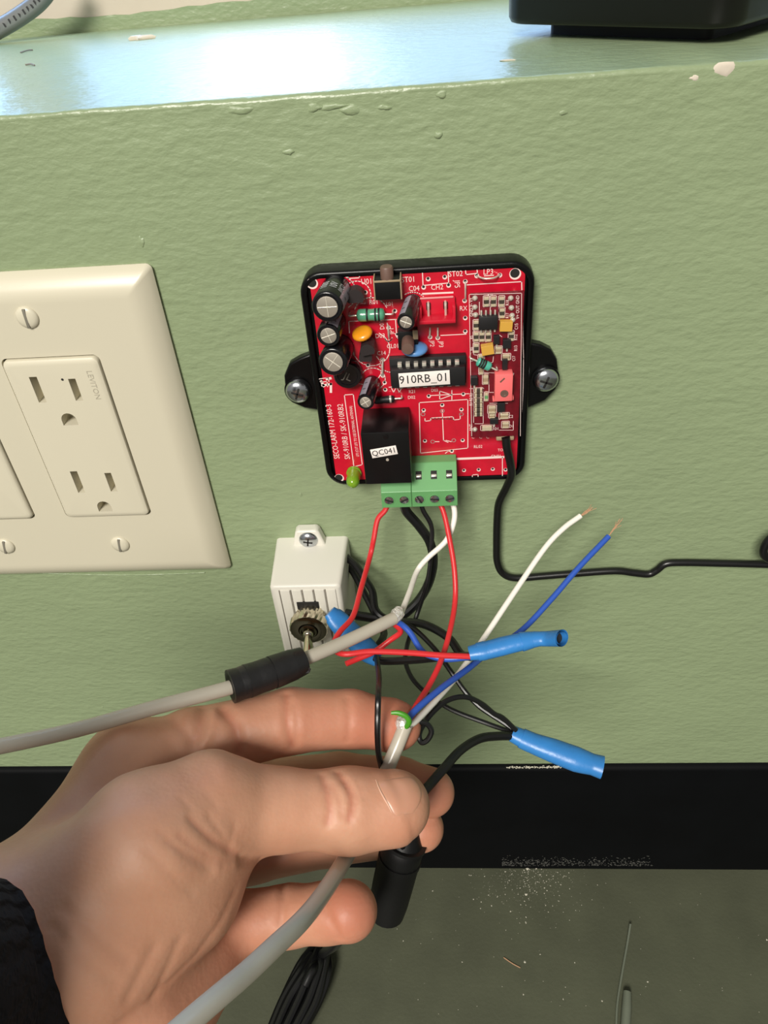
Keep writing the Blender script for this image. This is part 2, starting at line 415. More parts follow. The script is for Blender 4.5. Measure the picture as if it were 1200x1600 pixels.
# chipped paint, lumps and drips that belong to the wall
def blob(px, py, rx, rz, h, m, parent, name, seed, surf='w'):
    rs = np.random.default_rng(seed); c = W(px, py, 0) if surf == 'w' else Zp(px, py, LEDGE)
    mb = MB(); n = 14; rad = 1+0.28*rs.standard_normal(n); rad = (rad+np.roll(rad, 1))/2
    V = []
    for k, (s, hh) in enumerate(((1, -0.15), (0.8, h*0.6), (0.4, h))):
        for j in range(n):
            a = 2*math.pi*j/n; x = rx*s*rad[j]*math.cos(a); z = rz*s*rad[j]*math.sin(a)
            V.append((c[0]+x, c[1]-hh, c[2]+z) if surf == 'w' else (c[0]+x, c[1]+z, c[2]+hh))
    F = [(i*n+j, i*n+(j+1) % n, (i+1)*n+(j+1) % n, (i+1)*n+j) for i in range(2) for j in range(n)]+[tuple(2*n+j for j in range(n))]
    return mb.add(V, F).build(name, m, parent=parent, angle=80)
for i, (px, py, rx, rz, h) in enumerate(((452, 238, 2.2, 1.2, 0.7), (685, 211, 1.6, 1.3, 0.8), (378, 172, 5, 1.5, 0.6), (520, 166, 6, 1.0, 0.7),
        (545, 172, 4, 1.6, 0.9), (492, 168, 3, 1.4, 0.7), (222, 378, 1.0, 2.4, 0.5), (690, 147, 2.0, 1.6, 0.6), (880, 175, 1.5, 1.0, 0.4),
        (600, 168, 2.5, 1.0, 0.6), (470, 773, 0.9, 1.2, 0.4), (160, 1105, 0.8, 0.8, 0.3))):
    blob(px, py, rx*0.8, rz*0.8, h*0.45, 'wall', wall, 'paint_drip', i)
blob(1133, 107, 2.7, 1.6, 0.12, 'chip', wall, 'bare_chip', 31); blob(1084, 122, 1.2, 0.8, 0.1, 'chip', wall, 'bare_chip', 32)
# hairline of old caulk under the outlet plate
pts = [W(x, 893+5*math.sin((x-20)/330*math.pi), 0.1) for x in range(20, 340, 20)]
MB().tube(spline(pts, 3), 0.35, 6).build('caulk_line', 'wall', parent=wall)

# ------------------------------------------------------------------ wall outlet
out = empty('wall_outlet', (0, 0, -67), 'cream wall plate with a grounded receptacle, slotted screws and sloping rim', 'outlet')
X0, X1, Z0, Z1 = -86.0, 40.3, -66.6, 60.6
mb = MB()
def ring(ins, off): return [(X0+ins, -off, Z0+ins), (X1-ins, -off, Z0+ins), (X1-ins, -off, Z1-ins), (X0+ins, -off, Z1-ins)]
def rring(ins, off, r): return [(x, -off, z) for x, z in rrect(X0+ins, X1-ins, Z0+ins, Z1-ins, r, 4)]
loops(mb, [rring(0.3, 0, 1.8), rring(0, 1.2, 1.8), rring(0.5, 2.1, 1.6), rring(1.6, 3.4, 1.3), rring(3.6, 5.0, 1.0), rring(5.6, 6.0, 0.8), rring(7.6, 6.4, 0.6), rring(9, 6.4, 0.5)])
pl = mb.build('cover_plate', 'cream', parent=out, angle=45)
c = MB()
for cx in (0, -46.0):
    c.prism(rrect(cx-16.9, cx+16.9, -33.6, 33.6, 2.2), 2.0, 9)
cut(pl, c)
def plate_screw(px, py, ang):
    p = W(px, py, 6.4); g = MB().lathe([(3.7, -0.3), (3.7, 0.2), (3.4, 0.7), (2.4, 1.1), (1.2, 1.28), (0.2, 1.3)], p, n=22)
    s = g.build('plate_screw', 'cream2', parent=out, angle=50)
    q = MB().box((p[0], p[1]-0.86, p[2]), (0.95, 0.96, 6.3), 0.1, rot=math.radians(ang)); q.build('screw_slot', 'slotgrey', parent=s)
for a in ((43, 496, 3), (188, 850, 8), (9, 853, 12)): plate_screw(*a)
for k, cx in enumerate((0, -46.0)):
    mb = MB()
    R_ = lambda i, off, r: [(x, -off, z) for x, z in rrect(cx-16.45+i, cx+16.45-i, -33.1+i, 33.1-i, r)]
    loops(mb, [R_(0, -6, 2), R_(0, 6.5, 2.2), R_(0.25, 7.2, 2.1), R_(0.9, 7.6, 1.8), R_(2, 7.7, 1.4)])
    dev = mb.build('receptacle', 'cream2', parent=out, angle=45)
    if k == 0:
        c = MB()
        def slot(a, b, w):
            p, q = W(*a, 7.7), W(*b, 7.7); c.box(((p[0]+q[0])/2, -6, (p[2]+q[2])/2), (w, 9, abs(p[2]-q[2])))
        slot((51, 589), (67, 629), 2.7); slot((110, 592), (126, 626), 2.5); slot((115, 736.5), (127.5, 770), 2.7); slot((168.5, 739), (178, 768), 2.5)
        for (px, py) in ((108, 656), (163, 792)):
            p = W(px, py, 7.7); poly = [(p[0]-2.7, p[2]-2.2), (p[0]+2.7, p[2]-2.2)]+[(p[0]+2.7*math.cos(t), p[2]-0.1+2.7*math.sin(t)) for t in np.linspace(0, math.pi, 9)]
            c.prism(poly, 1.5, 10)
        cut(dev, c)
        p = W(146, 602, 7.75); lettering('LEVITON', p, 1.9, 'emboss', dev, rot=-math.pi/2, squeeze=1.0)
        p = W(97.5, 593, 7.7); MB().lathe([(0.45, 0), (0.45, 0.1)], p, n=8).build('indicator_hole', 'dark', parent=dev)

# ------------------------------------------------------------------ receiver module
BO = 7.0                                      # board face, mm in front of the wall
rx = empty('receiver_module', (121, 0, -22), 'red circuit board in a black plastic tray screwed to the green wall', 'circuit board')
HX0, HX1, HZ0, HZ1 = 86.2, 157.2, -22.4, 57.0
mb = MB()
def hr(i, off, r): return [(x, -off, z) for x, z in rrect(HX0+i, HX1-i, HZ0+i, HZ1-i, r, 8)]
loops(mb, [hr(0, 0, 7), hr(0, 6.2, 7), hr(0.3, 6.9, 6.8), hr(0.8, 7.15, 6.4), hr(1.7, 7.15, 5.4), hr(2.0, 7.0, 5.1), hr(2.2, 5.2, 4.9)])
hs = mb.build('housing', 'black', parent=rx, angle=40)
for px, py, sg in ((466, 610, -1), (852, 592, 1)):     # ears
    p = W(px, py, 4); x, z = p[0], p[2]
    outl = ((820, 534), (845, 539), (861, 547), (870, 562), (873, 585), (869, 608), (852, 626), (818, 641)) if sg > 0 else ((505, 546), (468, 560), (452, 569), (444, 588), (446, 612), (455, 629), (476, 638), (505, 643))
    poly = [(q[0], q[2]) for q in (W(a, b, 3.6) for a, b in outl)]
    ear = MB().prism(poly, 0, 3.6).build('mounting_ear', 'black', parent=rx, angle=40)
    b = ear.modifiers.new('soft', 'BEVEL'); b.width = 0.0006; b.segments = 2
    MB().prism(rrect(x-4.6, x+4.6, z-4.8, z+4.8, 4.5), 3.6, 4.3).build('boss', 'black', parent=rx, angle=40)
    p = np.array([x, -4.3, z])
    s = MB().lathe([(4.2, 0), (4.2, 0.7), (3.7, 1.5), (2.6, 2.1), (1.2, 2.35), (0.1, 2.4)], p, n=26).build('mounting_screw', 'zinc', parent=rx, angle=50)
    q = MB()
    for a in (20, 110): q.box((x, -6.5, z), (4.2, 0.6, 0.75), 0.1, rot=math.radians(a))
    q.build('cross_recess', 'dark', parent=s)
BX0, BX1, BZ0, BZ1 = 89.6, 154.2, -20.0, 55.4
pcb = MB().prism(rrect(BX0, BX1, BZ0, BZ1, 3.0), 5.4, BO).build('circuit_board', 'pcb', parent=rx, angle=30)
def B(px, py, h=0.0): return W(px, py, BO+h)

# silkscreen artwork
sk = MB()
def line(mb, pts, w=0.28, off=BO):
    pts = [np.asarray(p) for p in pts]
    for a, b in zip(pts, pts[1:]):
        d = b-a; L = np.linalg.norm(d)
        if L < 1e-6: continue
        u = d/L; nrm = np.array([-u[2], 0, u[0]])*w/2; a2, b2 = a-u*w/2, b+u*w/2
        y = np.array([0, -off-0.05, 0]); z3 = np.array([1, 0, 1])
        mb.add([a2*z3+nrm+y, b2*z3+nrm+y, b2*z3-nrm+y, a2*z3-nrm+y], [(0, 1, 2, 3)])
def sline(*px, w=0.28): line(sk, [B(*p) for p in px], w)
def sarc(px, py, r, a0, a1, w=0.28):
    c = B(px, py); line(sk, [(c[0]+r*math.cos(math.radians(t)), 0, c[2]+r*math.sin(math.radians(t))) for t in np.linspace(a0, a1, 14)], w)
sline((541, 429), (545, 435), (562, 434), (561, 428)); sarc(558, 460, 4.2, -20, 170); sarc(528, 457, 5.6, -60, 100)
sarc(645, 478, 4.4, 0, 120); sarc(580, 545, 6.0, -200, 60); sarc(568, 575, 6.0, -170, 40); sarc(613, 560, 5, -150, -40); sarc(583, 592, 4.0, -60, 150)
sline((587, 497), (588, 494), (600, 491), (600, 500)); sline((545, 502), (619, 499)); sline((545, 502), (546, 520)); sarc(580, 490, 5.2, 20, 160)
sline((660, 424), (700, 421), (701, 442), (661, 446), (660, 424)); sline((627, 425), (702, 419), w=0.7); sline((727, 419), (728, 429), (746, 427), (745, 418))
sline((757, 431), (771, 430)); sline((730, 445), (815, 440), (818, 560), (816, 683)); sline((661, 459), (707, 457), w=0.55)
sline((618, 500), (620, 528), (640, 527)); sline((689, 524), (728, 522)); sline((605, 505), (608, 533)); sarc(607, 528, 1.1, -180, 0, 0.3)
sline((655, 629), (731, 624), (731, 700), (657, 708), (655, 629)); sline((696, 708), (700, 705), (708, 705))
sline((664, 654), (664, 658), (673, 657), (673, 653), (708, 651), (709, 656), (719, 655), (719, 649))
for k in range(6): sarc(677+k*5.6, 653, 0.55, 180, 360, 0.2)
sline((691, 640), (693, 688), (700, 691)); sline((679, 690), (686, 690)); sline((705, 690), (697, 688))
for x, y in ((676, 690), (709, 688), (661, 647), (691, 642), (721, 647)): sarc(x, y, 0.65, 0, 360, 0.22)
sline((663, 716), (680, 715)); sline((713, 717), (786, 714), w=0.9); sline((785, 714), (785, 743)); sline((738, 747), (738, 742), (747, 741), (747, 746))
sline((670, 618), (732, 615)); sline((687, 611), (687, 624), (706, 617), (687, 611)); sline((706, 610), (706, 624))
sline((538, 617), (552, 616), (566, 726), (553, 729), (538, 617))                              # note box on the left
sline((499, 592), (513, 590), (514, 596)); sline((501, 597), (511, 596), (512, 604)); sline((504, 602), (517, 600), (517, 612), w=0.8); sline((502, 596), (506, 603), w=0.8); sline((511, 592), (516, 591), w=0.9)
sline((608, 605), (618, 604)); sline((612, 607), (615, 613), (618, 607)); sline((621, 607), (624, 613), (627, 607))
sk.build('silkscreen', 'silk', parent=pcb, smooth=False)

def txt(s, px, py, h, rot=0.0, m='silk', sq=0.85): lettering(s, B(px, py, 0.06), h, m, pcb, rot=math.radians(rot), squeeze=sq, thick=0.03)
for t in (('U01', 573, 440, 1.7), ('R01', 584, 472, 1.5), ('ST01', 638, 437, 1.7), ('C04', 647, 451, 1.6), ('CH2', 683, 449, 1.6), ('ST02', 712, 428, 1.7),
          ('LP3', 763, 425, 1.7), ('CL01', 614, 541, 1.5), ('D03', 594, 525, 1.5), ('C14', 596, 552, 1.4), ('RL02', 747, 698, 1.2), ('CN01', 775, 713, 1.2),
          ('TOU  D', 788, 703, 1.1), ('R21', 644, 612, 1.2), ('D02', 643, 621, 1.2), ('D03', 679, 610, 1.1), ('L01', 609, 475, 1.3), ('C', 739, 683, 1.3), ('C', 751, 683, 1.3), ('C', 762, 683, 1.3)):
    txt(*t)
for t in (('JP5', 714, 444, 1.6, -88), ('JP1', 612, 517, 1.5, 92), ('D01', 597, 508, 1.4, 92), ('JP2', 675, 537, 1.4, -92), ('JP3', 689, 538, 1.4, -92), ('RX', 724, 482, 1.5, 0)): txt(*t)
def vtext(s, a, b, h, sq, m='silk'):          # reads upwards from pixel a to pixel b
    p, q = B(*a, 0.06), B(*b, 0.06); c = (p+q)/2; lettering(s, c, h, m, pcb, rot=math.pi/2+math.atan2(-(q-p)[0], (q-p)[2]), squeeze=sq)
vtext('SECO-LARM 172-160-3', (529, 728), (511, 619), 1.95, 0.82)
vtext('SK-910RB / SK-910RB2', (545, 728), (530, 619), 1.95, 0.85)
vtext('LP3 (CUT LP3 TO USE EXTERNAL ANTENNA)', (561, 726), (546, 620), 1.0, 0.72)

# plated holes, pads and wire links
pads = MB()
for px, py in ((669, 436), (695, 433), (662, 449), (701, 446), (727, 440), (745, 431), (781, 430), (607, 512), (621, 523), (575, 539), (575, 571), (598, 562), (598, 587), (601, 598), (602, 609),
               (662, 641), (691, 633), (721, 640), (664, 689), (723, 688), (706, 705), (682, 714), (662, 716), (725, 735), (748, 734), (770, 733), (790, 734), (726, 470), (727, 497), (727, 518), (672, 527), (684, 528), (571, 457), (617, 486), (670, 619), (724, 616)):
    p = B(px, py); pads.lathe([(0.72, 0), (0.70, 0.08), (0.1, 0.09)], p, n=12, m=0); pads.lathe([(0.45, 0.08), (0.45, 0.11)], p+np.array([-0.05, 0, 0.24]), n=10, m=1)
pads.build('solder_pads', ['silk', 'dark'], parent=pcb, angle=60, kind='stuff')
holes = MB()
for px, py in ((488, 443), (805, 428), (530, 747)):
    p = B(px, py)
    r = MB().lathe([(1.75, 0), (1.75, 0.06), (1.3, 0.07), (1.2, 0.05)], p, n=18); r.build('corner_hole_ring', 'silk', parent=pcb, angle=40)
    MB().lathe([(1.4, 0.02), (1.4, 0.1)], p+np.array([-0.1, 0, 0.25]), n=18).build('corner_hole', 'dark', parent=pcb)
def link(a, b, h, m='silver', r=0.28):
    p, q = B(*a), B(*b); mid = (p+q)/2+np.array([0, -h, 0]); MB().tube(spline([p, p*0.75+q*0.25+np.array([0, -h*0.85, 0]), mid, p*0.25+q*0.75+np.array([0, -h*0.85, 0]), q], 5), r, 8).build('wire_link', m, parent=pcb)
link((745, 431), (781, 429), 2.6); link((606, 507), (608, 529), 0.8); link((727, 440), (727, 470), 0.8); link((598, 560), (598, 588), 0.8); link((672, 512), (671, 528), 0.8); link((684, 512), (684, 529), 0.8)

def capacitor(px, py, d, h, stripe_ang, print_lines=(), score=25, tint='stripe', foot=None):
    """electrolytic can: top disc centre at the pixel, standing square on the board"""
    t = B(px, py, h); r = d/2; b = B(*foot) if foot else np.array([t[0], -BO, t[2]])
    ax = t-b; h = float(np.linalg.norm(ax)); ax = ax/h
    ex = np.array([1., 0, 0]); ex = ex-ax*(ex @ ax); ex /= np.linalg.norm(ex); ez = np.cross(ex, -ax); ez = ez if ez[2] > 0 else -ez
    def on(ang, rad, hh): return b+ax*hh+rad*(math.cos(ang)*ex+math.sin(ang)*ez)
    o = MB().lathe([(r*0.93, 0.2), (r, 0.5), (r*0.97, 1.1), (r, 1.6), (r, h-0.6), (r*0.94, h-0.1), (r*0.84, h), (r*0.70, h-0.1), (r*0.68, h-0.3)], b, axis=ax, n=28).build('capacitor', 'sleeve', parent=rx, angle=50)
    MB().lathe([(r*0.68, h-0.5), (r*0.68, h-0.14), (r*0.62, h-0.06)], b, axis=ax, n=24).build('can_top', 'alu', parent=o, angle=30)
    q = MB()
    for a in (score, score+90):
        a = math.radians(a); q.tube([on(a, r*0.62, h), on(a+math.pi, r*0.62, h)], 0.09, 6)
    q.build('vent_score', 'score', parent=o)
    g = MB(); V = []; na = 7
    for hh in (1.8, h-0.7):
        for k in range(na): V.append(on(math.radians(stripe_ang-24+48*k/(na-1)), r+0.04, hh))
    g.add(V, [(k, k+1, na+k+1, na+k) for k in range(na-1)]).build('polarity_stripe', tint, parent=o, angle=60)
    for k in range(2):
        a = math.radians(stripe_ang); n_ = on(a, 1, 0)-b; p = on(a, r+0.12, h*(0.4+0.3*k)); t_ = np.cross(n_, ax)
        MB().add([p-t_*0.5-ax*0.2, p+t_*0.5-ax*0.2, p+t_*0.5+ax*0.2, p-t_*0.5+ax*0.2], [(0, 1, 2, 3)]).build('minus_mark', 'ink', parent=o)
    for s_, ang, hh, size, sqz in print_lines:
        a = math.radians(ang); n_ = on(a, 1, 0)-b
        lettering(s_, on(a, r+0.03, hh), size, 'capprint', o, axes=(-ax, np.cross(n_, -ax)), squeeze=sqz, thick=0.06)
    return o
capacitor(511, 480, 9.2, 15, 10, (('1000', 105, 9.2, 2.2, 0.9), ('10V', 72, 9.0, 2.2, 0.9), ('JWCO', 42, 8.6, 1.7, 0.8)), score=2, foot=(526, 452))
capacitor(513, 525, 7.2, 12, 62, (), score=18, foot=(523, 500))
capacitor(520, 566, 9.0, 13, -160, (('16V', 150, 11.0, 1.5, 0.7), ('CAP', -18, 11.0, 1.5, 0.7)), score=-38, tint='stripe2', foot=(532, 542))
capacitor(571, 629, 5.4, 14, 110, (), score=30, foot=(582, 597))
capacitor(634, 504, 5.4, 14, 118, (), score=-20, foot=(646, 471))
p = B(543, 588, 4.0); b = np.array([p[0], -BO, p[2]])                   # low round choke beside them
ck = MB().lathe([(4.5, 0), (4.7, 0.5), (4.7, 3.4), (4.3, 4.0), (3.3, 4.0), (3.1, 3.7), (0.1, 3.7)], b, n=28).build('choke_coil', 'sleeve', parent=rx, angle=40)
lettering('JL', b+np.array([0, -3.75, -0.4]), 2.6, 'drab', ck, rot=-0.5)

def to92(px, py, w, h, ang):
    p = B(px, py, h); poly = [(w/2*math.cos(t), w/2*math.sin(t)) for t in np.linspace(math.radians(-35), math.radians(215), 16)]
    ca, sa = math.cos(math.radians(ang)), math.sin(math.radians(ang))
    o = MB().prism([(p[0]+x*ca-z*sa, p[2]+x*sa+z*ca) for x, z in poly], BO+1.5, BO+h).build('transistor', 'epoxy', parent=rx, angle=40)
    q = MB()
    for k in (-1.2, 0, 1.2): q.box((p[0]+k, -BO-0.8, p[2]), (0.4, 1.6, 0.4))
    q.build('leads', 'silver', parent=o)
to92(555, 466, 5.2, 5.5, 0); to92(574, 549, 4.6, 7.5, 10); to92(571, 560, 4.2, 6.0, 0)

def axial(a, b, r, h, m, bands, parent, base=BO, bandmat='ink', leadm='silver'):
    p, q = W(*a, base+h), W(*b, base+h); ax = q-p; L = np.linalg.norm(ax); prof = []
    for t in np.linspace(0, 1, 17):
        s = min(t, 1-t)*2; rr = r*(0.55+0.45*math.sqrt(max(0, 1-(1-min(1, s/0.35))**2))) if s > 0 else r*0.3
        if 0.4 < t < 0.6: rr *= 0.93
        prof.append((rr, t*L))
    o = MB().lathe(prof, p, axis=ax, n=18).build('axial_choke', m, parent=parent, angle=60)
    u = ax/L; g = MB()
    e1, e2 = p-u*2.2, q+u*2.2
    g.tube(spline([np.array([e1[0], -base, e1[2]]), e1, p, q, e2, np.array([e2[0], -base, e2[2]])], 4), 0.3, 8); g.build('leads', leadm, parent=o, angle=60)
    for t in bands: MB().lathe([(r*0.99, 0), (r*1.03, 0.1), (r*1.03, 0.55), (r*0.99, 0.65)], p+u*(t*L-0.3), axis=ax, n=18).build('colour_band', bandmat, parent=o, angle=60)
axial((557, 493), (602, 491), 1.95, 2.4, 'tealgreen', (0.37, 0.66, 0.78), rx)
axial((583, 626), (617, 623), 1.25, 1.6, 'ic', (0.8,), rx, bandmat='silver')

def disc_cap(px, py, rx_, h, m, ang, tilt, name='disc_capacitor'):
    """lentil shaped ceramic standing on edge, leaning a little"""
    p = B(px, py, h); o = MB(); n = 20; V = []; rings = 7
    prof = [(0.02, -0.5), (0.6, -0.45), (0.9, -0.3), (1.0, 0.0), (0.9, 0.3), (0.6, 0.45), (0.02, 0.5)]
    A = Matrix.Rotation(math.radians(ang), 3, 'Y') @ Matrix.Rotation(math.radians(tilt), 3, 'X')
    for r, t in prof:
        for j in range(n):
            a = 2*math.pi*j/n; v = A @ Vector((rx_*r*math.cos(a), rx_*0.95*r*math.sin(a), t*2.4)); V.append((p[0]+v.x, p[1]+v.y, p[2]+v.z))
    F = [(i*n+j, i*n+(j+1) % n, (i+1)*n+(j+1) % n, (i+1)*n+j) for i in range(rings-1) for j in range(n)]+[tuple(range(n)), tuple((rings-1)*n+j for j in range(n))]
    c = o.add(V, F).build(name, m, parent=rx, angle=70)
    g = MB()
    for k in (-1.6, 1.6): g.tube([(p[0]+k, -BO, p[2]), (p[0]+k*0.8, -BO-h*0.4, p[2]), (p[0]+k*0.6, p[1]+rx_*0.7, p[2])], 0.28, 8)
    g.build('leads', 'silver', parent=c)
disc_cap(566, 521, 3.3, 4.2, 'orange', -12, 20); disc_cap(648, 545, 4.2, 4.0, 'bluecer', 0, 6)

# right-angle push button at the top edge
p = B(606, 449, 3.4); cx, cz = p[0], p[2]
bt = MB().box((cx, -BO-2.6, cz-0.2), (7.6, 5.0, 6.0), 0.2).build('push_button', 'matblack', parent=rx)
MB().box((cx, -BO-5.2, cz+2.6), (8.1, 0.3, 0.6), 0.1).box((cx-3.95, -BO-2.6, cz), (0.4, 5.2, 6.4), 0.1).box((cx+3.95, -BO-2.6, cz), (0.4, 5.2, 6.4), 0.1).build('metal_frame', 'smdtan', parent=bt)
MB().lathe([(1.95, 0), (1.95, 3.4), (1.7, 3.8), (0.2, 3.85)], (cx, -BO-3.4, cz+2.6), axis=(0, 0, 1), n=20).build('plunger', 'brown', parent=bt, angle=40)
# upright learn button
p = B(637, 546, 9.5); cx, cz = p[0], p[2]
bt = MB().box((cx, -BO-1.8, cz), (6.2, 3.6, 6.2), 0.25).build('push_button', 'matblack', parent=rx)
MB().lathe([(1.95, 3.4), (1.95, 9.0), (1.75, 9.4), (0.2, 9.5)], (cx, -BO, cz), n=20).build('plunger', 'brown', parent=bt, angle=40)
MB().box((cx+2.4, -BO-3.7, cz+2.0), (1.6, 0.5, 3), 0.1).build('metal_frame', 'smdtan', parent=bt)

# red two-pin header
a, b_ = B(656, 505, 6.5), B(712, 460, 0)
cx = (B(656, 503, 6)[0]+B(711, 501, 6)[0])/2; zb = B(684, 506, 6.5)[2]; zt = B(684, 462, 0)[2]
hd = MB().box((cx, -BO-3.3, zb+0.55), (11.0, 6.6, 1.1), 0.2).box((cx, -BO-0.8, (zb+zt)/2), (11.0, 1.6, zt-zb), 0.2)
hd.box((cx-5.1, -BO-2.6, (zb+zt)/2-0.8), (0.9, 5.2, zt-zb-1.6), 0.15).box((cx+5.1, -BO-2.6, (zb+zt)/2-0.8), (0.9, 5.2, zt-zb-1.6), 0.15)
hd = hd.build('pin_header', 'redplastic', parent=rx)
for k in (-2.6, 2.6):
    MB().tube(spline([(cx+k, -BO-2.9, zb+0.9), (cx+k, -BO-2.9, zb+3.6), (cx+k, -BO-2.6, zb+4.6), (cx+k, -BO-1.4, zb+4.9)], 3), 0.38, 8).build('header_pin', 'silver', parent=hd)
    MB().box((cx+k, -BO-1.8, zt-2.4), (1.3, 0.8, 2.2), 0.1).build('pin_slot', 'dark', parent=hd)
MB().box((cx, -BO-1.7, zt+0.1), (10, 0.3, 0.5), 0.05).build('key_rib', 'silkdim', parent=hd)

# sixteen-pin chip in its socket
l, r_ = B(609, 588, 5), B(729, 584, 5); cx = (l[0]+r_[0])/2; cz = B(669, 586, 5)[2]
ic = MB().box((cx, -BO-1.2, cz), (24.4, 2.4, 9.8), 0.2).build('chip_socket', 'ic', parent=rx)
MB().box((cx, -BO-4.2, cz-0.6), (23.6, 3.2, 6.6), 0.25).build('chip_body', 'ic', parent=ic)
for k in range(8):
    for sgn in (1, -1):
        q = MB().box((cx-9.1+k*2.6+0.2, -BO-3.9, cz-0.6+sgn*3.75), (1.35, 0.35, 1.2), 0.08).box((cx-9.1+k*2.6+0.2, -BO-3.0, cz-0.6+sgn*4.25), (1.35, 2.0, 0.35), 0.08)
        q.build('chip_pin', 'silver', parent=ic)
lb = MB().box((B(663, 592, 5.9)[0], -BO-5.85, B(663, 592, 5.9)[2]), (16.2, 0.12, 5.0), 0.02, rot=math.radians(-1.5)).build('white_label', 'label', parent=ic)
lettering('910RB_01', B(662, 592, 5.95)+np.array([0, -0.02, 0]), 2.9, 'ink', ic, rot=math.radians(1.5), squeeze=0.92)

# relay
fl, fr_ = B(562, 677, 15.5), B(640, 674, 15.5); fb = B(606, 756, 15.5)
cx = (fl[0]+fr_[0])/2; zt = (fl[2]+fr_[2])/2; w = 15.6
rl = MB().box((cx, -BO-7.75, (zt+fb[2])/2), (w, 15.5, zt-fb[2]), 0.35).build('relay', 'relay', parent=rx)
st = B(600, 706, 15.6)
MB().box((st[0], -BO-15.6, st[2]), (8.6, 0.12, 3.4), 0.02, rot=math.radians(-9)).build('paper_sticker', 'label', parent=rl)
lettering('QC041', st+np.array([0, -0.12, 0]), 2.1, 'ink', rl, rot=math.radians(9), squeeze=0.9)
MB().lathe([(0.9, 0), (0.9, 0.25), (0.5, 0.3)], (cx+0.2, -BO-15.5, zt-1.6), n=14).build('vent_nib', 'relay', parent=rl)
MB().lathe([(0.5, 0), (0.5, 0.25)], (cx+0.2, -BO-15.5, B(604, 718, 15.5)[2]), n=12).build('vent_nib', 'silver', parent=rl)

# screw terminal block
tl, tr = B(596, 783, 13), B(715, 781, 13)
x0, x1 = tl[0], tr[0]; zf = B(655, 792, 12.5)[2]; ztop = B(660, 768, 12.5)[2]; zback = B(680, 722, 6)[2]
SB = 4.5; zback = B(680, 722, SB)[2]
P_ = [(0, zf), (12.5, zf), (12.5, ztop), (SB, zback), (0, zback)]
tb = MB()
for a, b2 in ((x0, x0+(x1-x0)*0.4-0.05), (x0+(x1-x0)*0.4+0.05, x1)):
    V = [(a, -BO-o_, z) for o_, z in P_]+[(b2, -BO-o_, z) for o_, z in P_]; n = len(P_)
    tb.add(V, [(j, (j+1) % n, n+(j+1) % n, n+j) for j in range(n)]+[tuple(range(n)), tuple(range(n, 2*n))[::-1]])
tb = tb.build('terminal_block', 'green', parent=rx, smooth=False)
bv = tb.modifiers.new('soft', 'BEVEL'); bv.width = 0.0002; bv.segments = 2
TERM = []
pitch = (x1-x0)/5
for k in range(5):
    c = np.array([x0+pitch*(k+0.5), -BO-12.5, (zf+ztop)/2]); TERM.append(np.array([c[0], -BO-6.5, zf]))
    s = MB().lathe([(2.0, 0), (2.0, 0.15), (1.7, 0.2), (1.65, 0.05), (0.2, 0.05)], c, n=20).build('terminal_screw', 'green', parent=tb, angle=40)
    MB().lathe([(1.6, 0), (1.55, 0.25), (0.9, 0.4), (0.1, 0.42)], c, n=18).build('screw_head', 'zinc', parent=tb, angle=40)
    MB().box((c[0], c[1]-0.42, c[2]), (3.0, 0.3, 0.5), 0.05, rot=math.radians((25, -30, 60, 5, -15)[k])).build('screw_slot', 'dark', parent=tb)
    if k >= 2:
        e0, e1 = np.array([c[0], -BO-12.5, ztop]), np.array([c[0], -BO-SB, zback]); u_ = (e1-e0)/np.linalg.norm(e1-e0); mid = e0+(e1-e0)*0.56
        RX = Matrix.Rotation(math.atan2(u_[2], u_[1])-math.pi/2, 3, 'X')
        MB().box(mid, (2.1, 0.3, 3.0), 0.05, R=RX).build('test_window', 'dark', parent=tb)
        MB().box(mid-u_*0.2+np.array([0, -0.15, 0.1]), (1.8, 0.2, 0.9), 0.05, R=RX).build('clamp_plate', 'silver', parent=tb)

p = B(552, 748, 4.5); b = np.array([p[0], -BO, p[2]])
ld = MB().lathe([(2.7, 0.5), (2.7, 1.4), (2.4, 1.5), (2.4, 5.8), (2.2, 7.0), (1.6, 8.0), (0.9, 8.5), (0.1, 8.65)], b, n=24).build('indicator_led', 'led', parent=rx, angle=50)
MB().tube([b+np.array([0.8, 0, 0]), b+np.array([0.8, -1, 0])], 0.25, 8).build('leads', 'silver', parent=ld)

# daughter board with its small parts
DO = 12.0
def G(px, py, h=0.0): return W(px, py, DO+h)
a, b2, c_, d_ = G(733, 459), G(815, 457), G(813, 682), G(737, 682)
dx0, dx1, dz0, dz1 = (a[0]+d_[0])/2, (b2[0]+c_[0])/2, (c_[2]+d_[2])/2, (a[2]+b2[2])/2
db = MB().box(((dx0+dx1)/2, -DO+0.6, (dz0+dz1)/2), (dx1-dx0, 1.2, dz1-dz0), 0.06).build('daughter_board', 'pcb2', parent=rx)
q = MB()
for px, py in ((798, 466), (799, 481), (800, 493), (801, 500), (742, 466), (742, 480), (743, 492), (742, 671)):
    p = G(px, py, 0); q.lathe([(0.9, -0.1), (0.8, 0.35), (0.3, 0.8)], p, n=10)
q.build('solder_pads', 'silver', parent=db, kind='stuff')
q = MB()
for k in range(4): q.box((dx1-2.4, -BO-2.2, dz1-2.0-k*2.54), (0.6, 4.4, 0.6))
q.build('board_pins', 'silver', parent=db, kind='stuff')
q = MB()
def dl(*pp, w=0.16): line(q, [G(*p) for p in pp], w, DO)
dl((733, 460), (815, 458), (813, 681)); dl((733, 460), (737, 681)); dl((749, 472), (749, 493), (748, 503)); dl((779, 471), (780, 500)); dl((766, 471), (766, 493))
dl((771, 534), (772, 524), (780, 523), (784, 526)); dl((742, 505), (740, 554), (755, 556)); dl((771, 557), (770, 566), (764, 567)); dl((748, 582), (803, 583), (802, 586)); dl((764, 584), (764, 613), (773, 613))
